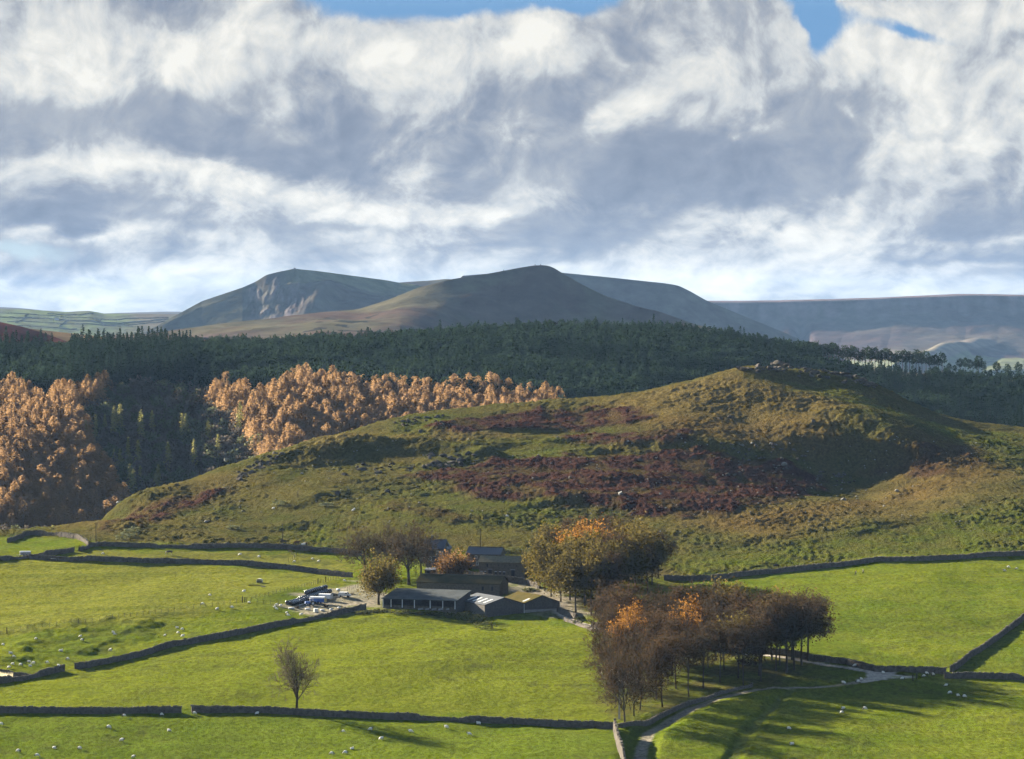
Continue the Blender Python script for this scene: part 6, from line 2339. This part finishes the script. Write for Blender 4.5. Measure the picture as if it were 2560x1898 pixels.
# reeds
rs_ = np.random.RandomState(3)
n = 260
b = np.array([cast(rs_.uniform(-20, 32), rs_.uniform(1690, 1701)) for _ in range(n)])
hgt = rs_.uniform(.6, 1.4, n)
Vr = np.stack([b + [-.10, 0, -.1], b + [.10, 0, -.1], b + np.stack([rs_.uniform(-.2, .2, n), rs_.uniform(-.2, .2, n), hgt], -1)], 1).reshape(-1, 3)
tag(link('reed_bed', mesh_np('reed_bed', Vr, np.arange(3 * n).reshape(n, 3), [M_reed])), kind='stuff')

# ================================================================== animals and people
def skin(name, pts, edges, mats, sub=1, pick=None):
    """one continuous body grown round a skeleton of points (x, y, z, radius)"""
    me = bpy.data.meshes.new(name)
    me.from_pydata([p[:3] for p in pts], edges, [])
    o = bpy.data.objects.new(name, me)
    COL.objects.link(o)
    md = o.modifiers.new('skin', 'SKIN')
    md.use_smooth_shade = True
    sv = me.skin_vertices[0].data if me.skin_vertices else None
    if sv is None:
        me.attributes.new('skin_vertex', 'FLOAT', 'POINT')
        bm = bmesh.new()
        bm.from_mesh(me)
        bm.verts.layers.skin.verify()
        bm.to_mesh(me)
        bm.free()
        sv = me.skin_vertices[0].data
    for i, p in enumerate(pts):
        r_ = p[3] if isinstance(p[3], tuple) else (p[3], p[3])
        sv[i].radius = r_
        sv[i].use_root = (i == 0)
    if sub:
        o.modifiers.new('sub', 'SUBSURF').levels = sub
    dg = bpy.context.evaluated_depsgraph_get()
    m2 = bpy.data.meshes.new_from_object(o.evaluated_get(dg))
    bpy.data.objects.remove(o)
    m2.name = name
    m2.materials.clear()
    for mm in mats:
        m2.materials.append(mm)
    if pick:
        for f in m2.polygons:
            f.material_index = pick(f.center)
    return m2


M_wool = simple('white fleece', (0.58, 0.55, 0.47), (0.48, 0.45, 0.38), 6.0, 0.95, 0.03, spec=0.05)
M_face = simple('dark sheep face', (0.05, 0.045, 0.04), (0.10, 0.09, 0.08), 4.0, 0.9)
M_horse = simple('dark horse coat', (0.020, 0.014, 0.010), (0.035, 0.024, 0.018), 3.0, 0.6)
M_cowb = simple('brown cattle coat', (0.055, 0.030, 0.018), (0.085, 0.048, 0.028), 3.0, 0.8)
M_cowk = simple('black cattle coat', (0.014, 0.013, 0.012), (0.025, 0.022, 0.02), 3.0, 0.8)


def quadruped(name, L, h, bodyr, headlow, mats, pick, legr, neck=.5, tail=True):
    b = h - bodyr * .75          # spine height
    pts = [(-L * .42, 0, b, bodyr * .86), (-L * .12, 0, b - .03 * h, bodyr), (L * .18, 0, b, bodyr * .98), (L * .40, 0, b + .02 * h, bodyr * .78)]
    ed = [(0, 1), (1, 2), (2, 3)]
    if headlow:
        hd = [(L * .40 + neck * .55, 0, b - neck * .25, bodyr * .42), (L * .40 + neck * .85, 0, b - neck * .9, bodyr * .30), (L * .40 + neck * 1.0, 0, max(.12, b - neck * 1.45), bodyr * .2)]
    else:
        hd = [(L * .40 + neck * .45, 0, b + neck * .35, bodyr * .42), (L * .40 + neck * .75, 0, b + neck * .62, bodyr * .32), (L * .40 + neck * 1.2, 0, b + neck * .45, bodyr * .2)]
    i0 = len(pts)
    pts += hd
    ed += [(3, i0), (i0, i0 + 1), (i0 + 1, i0 + 2)]
    # ears
    for s_ in (-1, 1):
        k = len(pts)
        e0 = hd[1]
        pts.append((e0[0] - .02 * L, s_ * bodyr * .5, e0[2] + bodyr * .30, bodyr * .09))
        ed.append((i0 + 1, k))
    for (at, x, back) in ((3, L * .34, 0), (0, -L * .38, 1)):
        for s_ in (-1, 1):
            k = len(pts)
            y = s_ * bodyr * .55
            kx = x + (.05 * L if back else -.01 * L)
            pts += [(kx, y, b * .62, legr * 1.7), (x - (.07 * L if back else -.01 * L), y, b * .33, legr * 1.05), (x, y, .03, legr)]
            ed += [(at, k), (k, k + 1), (k + 1, k + 2)]
    if tail:
        k = len(pts)
        pts += [(-L * .52, 0, b + .02, legr * 1.1), (-L * .56, 0, b * .55, legr * .8)]
        ed += [(0, k), (k, k + 1)]
    return skin(name, pts, ed, mats, 1, pick)


shp = lambda c: 1 if (c.x > .50 or c.z < .26) else 0
SHEEP = [quadruped('sheep', 1.05, .82, .33, True, [M_wool, M_face], shp, .05, .34, False), quadruped('sheep', 1.05, .82, .33, False, [M_wool, M_face], lambda c: 1 if (c.x > .58 or c.z < .26) else 0, .05, .34, False)]
# lying sheep
SHEEP.append(skin('sheep', [(-.40, 0, .26, .26), (-.1, 0, .30, .32), (.2, 0, .30, .32), (.42, 0, .34, .24), (.56, 0, .52, .14), (.66, 0, .58, .11), (.80, 0, .54, .07), (.40, -.22, .08, .07), (.62, -.22, .06, .05), (.40, .22, .08, .07), (.62, .22, .06, .05), (.62, -.13, .64, .03), (.62, .13, .64, .03)],
                  [(0, 1), (1, 2), (2, 3), (3, 4), (4, 5), (5, 6), (3, 7), (7, 8), (3, 9), (9, 10), (5, 11), (5, 12)], [M_wool, M_face], 1, lambda c: 1 if (c.x > .6 or c.z < .06) else 0))

FLOCKS = {
    'below the lowest field wall': [(2, 1815), (273, 1822), (311, 1793), (405, 1790), (487, 1787), (642, 1787), (424, 1829), (304, 1855), (135, 1872), (200, 1874), (45, 1882), (94, 1893), (333, 1896), (859, 1832), (879, 1874), (828, 1888), (862, 1886), (925, 1828), (952, 1851), (1028, 1833), (1117, 1822), (1175, 1840), (1198, 1811)],
    'in the humpy lower pasture at left': [(200, 1594), (205, 1603), (284, 1582), (287, 1589), (444, 1571), (455, 1577), (445, 1585), (412, 1592), (456, 1594), (151, 1629), (276, 1629), (8, 1615), (90, 1600), (28, 1635), (35, 1645), (74, 1656), (82, 1662), (77, 1667), (52, 1666), (22, 1672), (31, 1662), (119, 1660), (170, 1651), (148, 1669)],
    'between the wire fence and the diagonal wall': [(542, 1526), (581, 1522), (623, 1509), (687, 1521), (692, 1526), (701, 1517), (690, 1515), (717, 1536), (721, 1542), (752, 1540)],
    'in the big pale field': [(609, 1482), (525, 1491), (507, 1513), (147, 1402), (862, 1455)],
    'in the horse paddock': [(599, 1390), (647, 1395), (781, 1400), (735, 1407), (796, 1407), (257, 1387)],
    'near the road junction': [(2136, 1668), (2208, 1686), (2255, 1700), (2318, 1687), (2333, 1690), (2309, 1693), (2153, 1702), (2146, 1708), (2110, 1711), (2364, 1717), (2374, 1736), (2396, 1742), (2412, 1745)],
    'in the tree shadow below the lane': [(2109, 1773), (2163, 1776), (2104, 1785), (1973, 1825), (1981, 1862)],
    'in the top right field': [(2522, 1421), (2542, 1425), (2512, 1430)],
    'on the rough hill': [(886, 1275), (882, 1279), (683, 1274), (294, 1259), (1268, 1293)]}
ORD = ['first', 'second', 'third', 'fourth', 'fifth', 'sixth', 'seventh', 'eighth', 'ninth', 'tenth', 'eleventh', 'twelfth', 'thirteenth', 'fourteenth', 'fifteenth', 'sixteenth', 'seventeenth', 'eighteenth', 'nineteenth', 'twentieth', 'twenty first', 'twenty second', 'twenty third', 'twenty fourth', 'twenty fifth']
for place, lst in FLOCKS.items():
    lst = sorted(lst)
    for i, (u, v) in enumerate(lst):
        k = rnd.choice([0, 0, 0, 1, 1, 2])
        o = link('sheep', SHEEP[k])
        o.location = G(u, v)
        s = rnd.uniform(.9, 1.15) * 0.95
        o.scale = (s, s, s)
        o.rotation_euler = (0, 0, rnd.choice([0, math.pi]) + rnd.uniform(-.8, .8))
        tag(o, '%s white sheep %s, %s from the left' % (['grazing', 'standing', 'lying'][k], place, ORD[i]), 'sheep', 'sheep in the fields')

HORSE = quadruped('horse', 1.75, 1.45, .36, True, [M_horse], None, .07, .72)
o = link('horse', HORSE)
o.location = G(424, 1387)
o.rotation_euler = (0, 0, math.pi + .25)
tag(o, 'dark horse grazing in the narrow paddock between two walls', 'horse')
COWB = quadruped('cow', 1.9, 1.3, .42, False, [M_cowb], None, .075, .5)
COWG = quadruped('cow', 1.9, 1.3, .42, True, [M_cowk], None, .075, .5)
for u, v, me, rz, lab in [(708, 1361, COWG, 3.1, 'black cow behind the upper wall under the thin pole'), (741, 1363, COWB, 0.2, 'brown cow behind the upper wall, middle of three'), (1942, 1423, COWG, 0.1, 'black cow behind the long wall above the walkers')]:
    o = link('cow', me)
    p = G(u, v)
    o.location = (p.x, p.y + 2.0, gz(p.x, p.y + 2.0))
    o.rotation_euler = (0, 0, rz)
    tag(o, lab, 'cow')
o = link('cow', quadruped('cow', 1.8, 1.25, .4, False, [M_wool, M_cowb], lambda c: 1 if c.x > .55 else 0, .07, .5))
p = G(759, 1366)
o.location = (p.x, p.y + 1.8, gz(p.x, p.y + 1.8))
tag(o, 'pale cow with brown head behind the upper wall, right of three', 'cow')


def person(u, v, label, top, legs, rz, pack=None):
    M_skin = simple('skin', (0.42, 0.27, 0.20), (0.38, 0.24, 0.18), 3.0, 0.6)
    M_hair = simple('dark hair', (0.02, 0.015, 0.01), (0.04, 0.03, 0.02), 8.0, 0.7)
    pts = [(0, 0, .94, (.15, .12)), (0, .02, 1.18, (.15, .11)), (0, .03, 1.40, (.19, .12)), (0, .04, 1.50, .06), (0, .06, 1.60, .095), (0, .07, 1.70, .10),
           (-.19, .02, 1.42, .06), (-.25, -.06, 1.15, .048), (-.22, .10, .93, .036), (-.21, .17, .85, .04), (.19, .02, 1.42, .06), (.25, .02, 1.15, .048), (.24, .2, .97, .036), (.22, .27, .92, .04),
           (-.09, .06, .86, .09), (-.10, .24, .50, .068), (-.10, .22, .10, .05), (-.10, .36, .04, .045), (.09, -.02, .86, .09), (.10, -.10, .48, .068), (.10, -.34, .12, .05), (.10, -.24, .03, .045)]
    ed = [(0, 1), (1, 2), (2, 3), (3, 4), (4, 5), (2, 6), (6, 7), (7, 8), (8, 9), (2, 10), (10, 11), (11, 12), (12, 13), (0, 14), (14, 15), (15, 16), (16, 17), (0, 18), (18, 19), (19, 20), (20, 21)]

    def pk(c):
        if c.z > 1.66 or (c.z > 1.56 and c.y < .02):
            return 3
        if c.z > 1.49 or (abs(c.x) > .17 and c.z < .97):
            return 2
        return 0 if c.z > .93 else 1
    me = skin('person', pts, ed, [top, legs, M_skin, M_hair], 2, pk)
    o = link('person', me)
    o.location = G(u, v)
    o.rotation_euler = (0, 0, rz)
    tag(o, label, 'person', 'walkers crossing the field')
    if pack:
        mb = MB()
        mb.box((0, -.17, 1.25), (.32, .2, .48), taper=.85)
        mb.build('backpack', pack, o)


M_dj = simple('dark jacket', (0.02, 0.025, 0.03), (0.03, 0.035, 0.045), 4.0, 0.9)
M_dt = simple('dark trousers', (0.02, 0.02, 0.025), (0.03, 0.03, 0.035), 4.0, 0.9)
M_gj = simple('grey jacket', (0.16, 0.17, 0.18), (0.22, 0.22, 0.22), 4.0, 0.9)
person(2139, 1440, 'walker in dark clothes striding ahead on the left of the pair', M_dj, M_dt, R(70), M_gj)
person(2158, 1436, 'walker in a grey jacket following on the right of the pair', M_gj, M_dt, R(70))
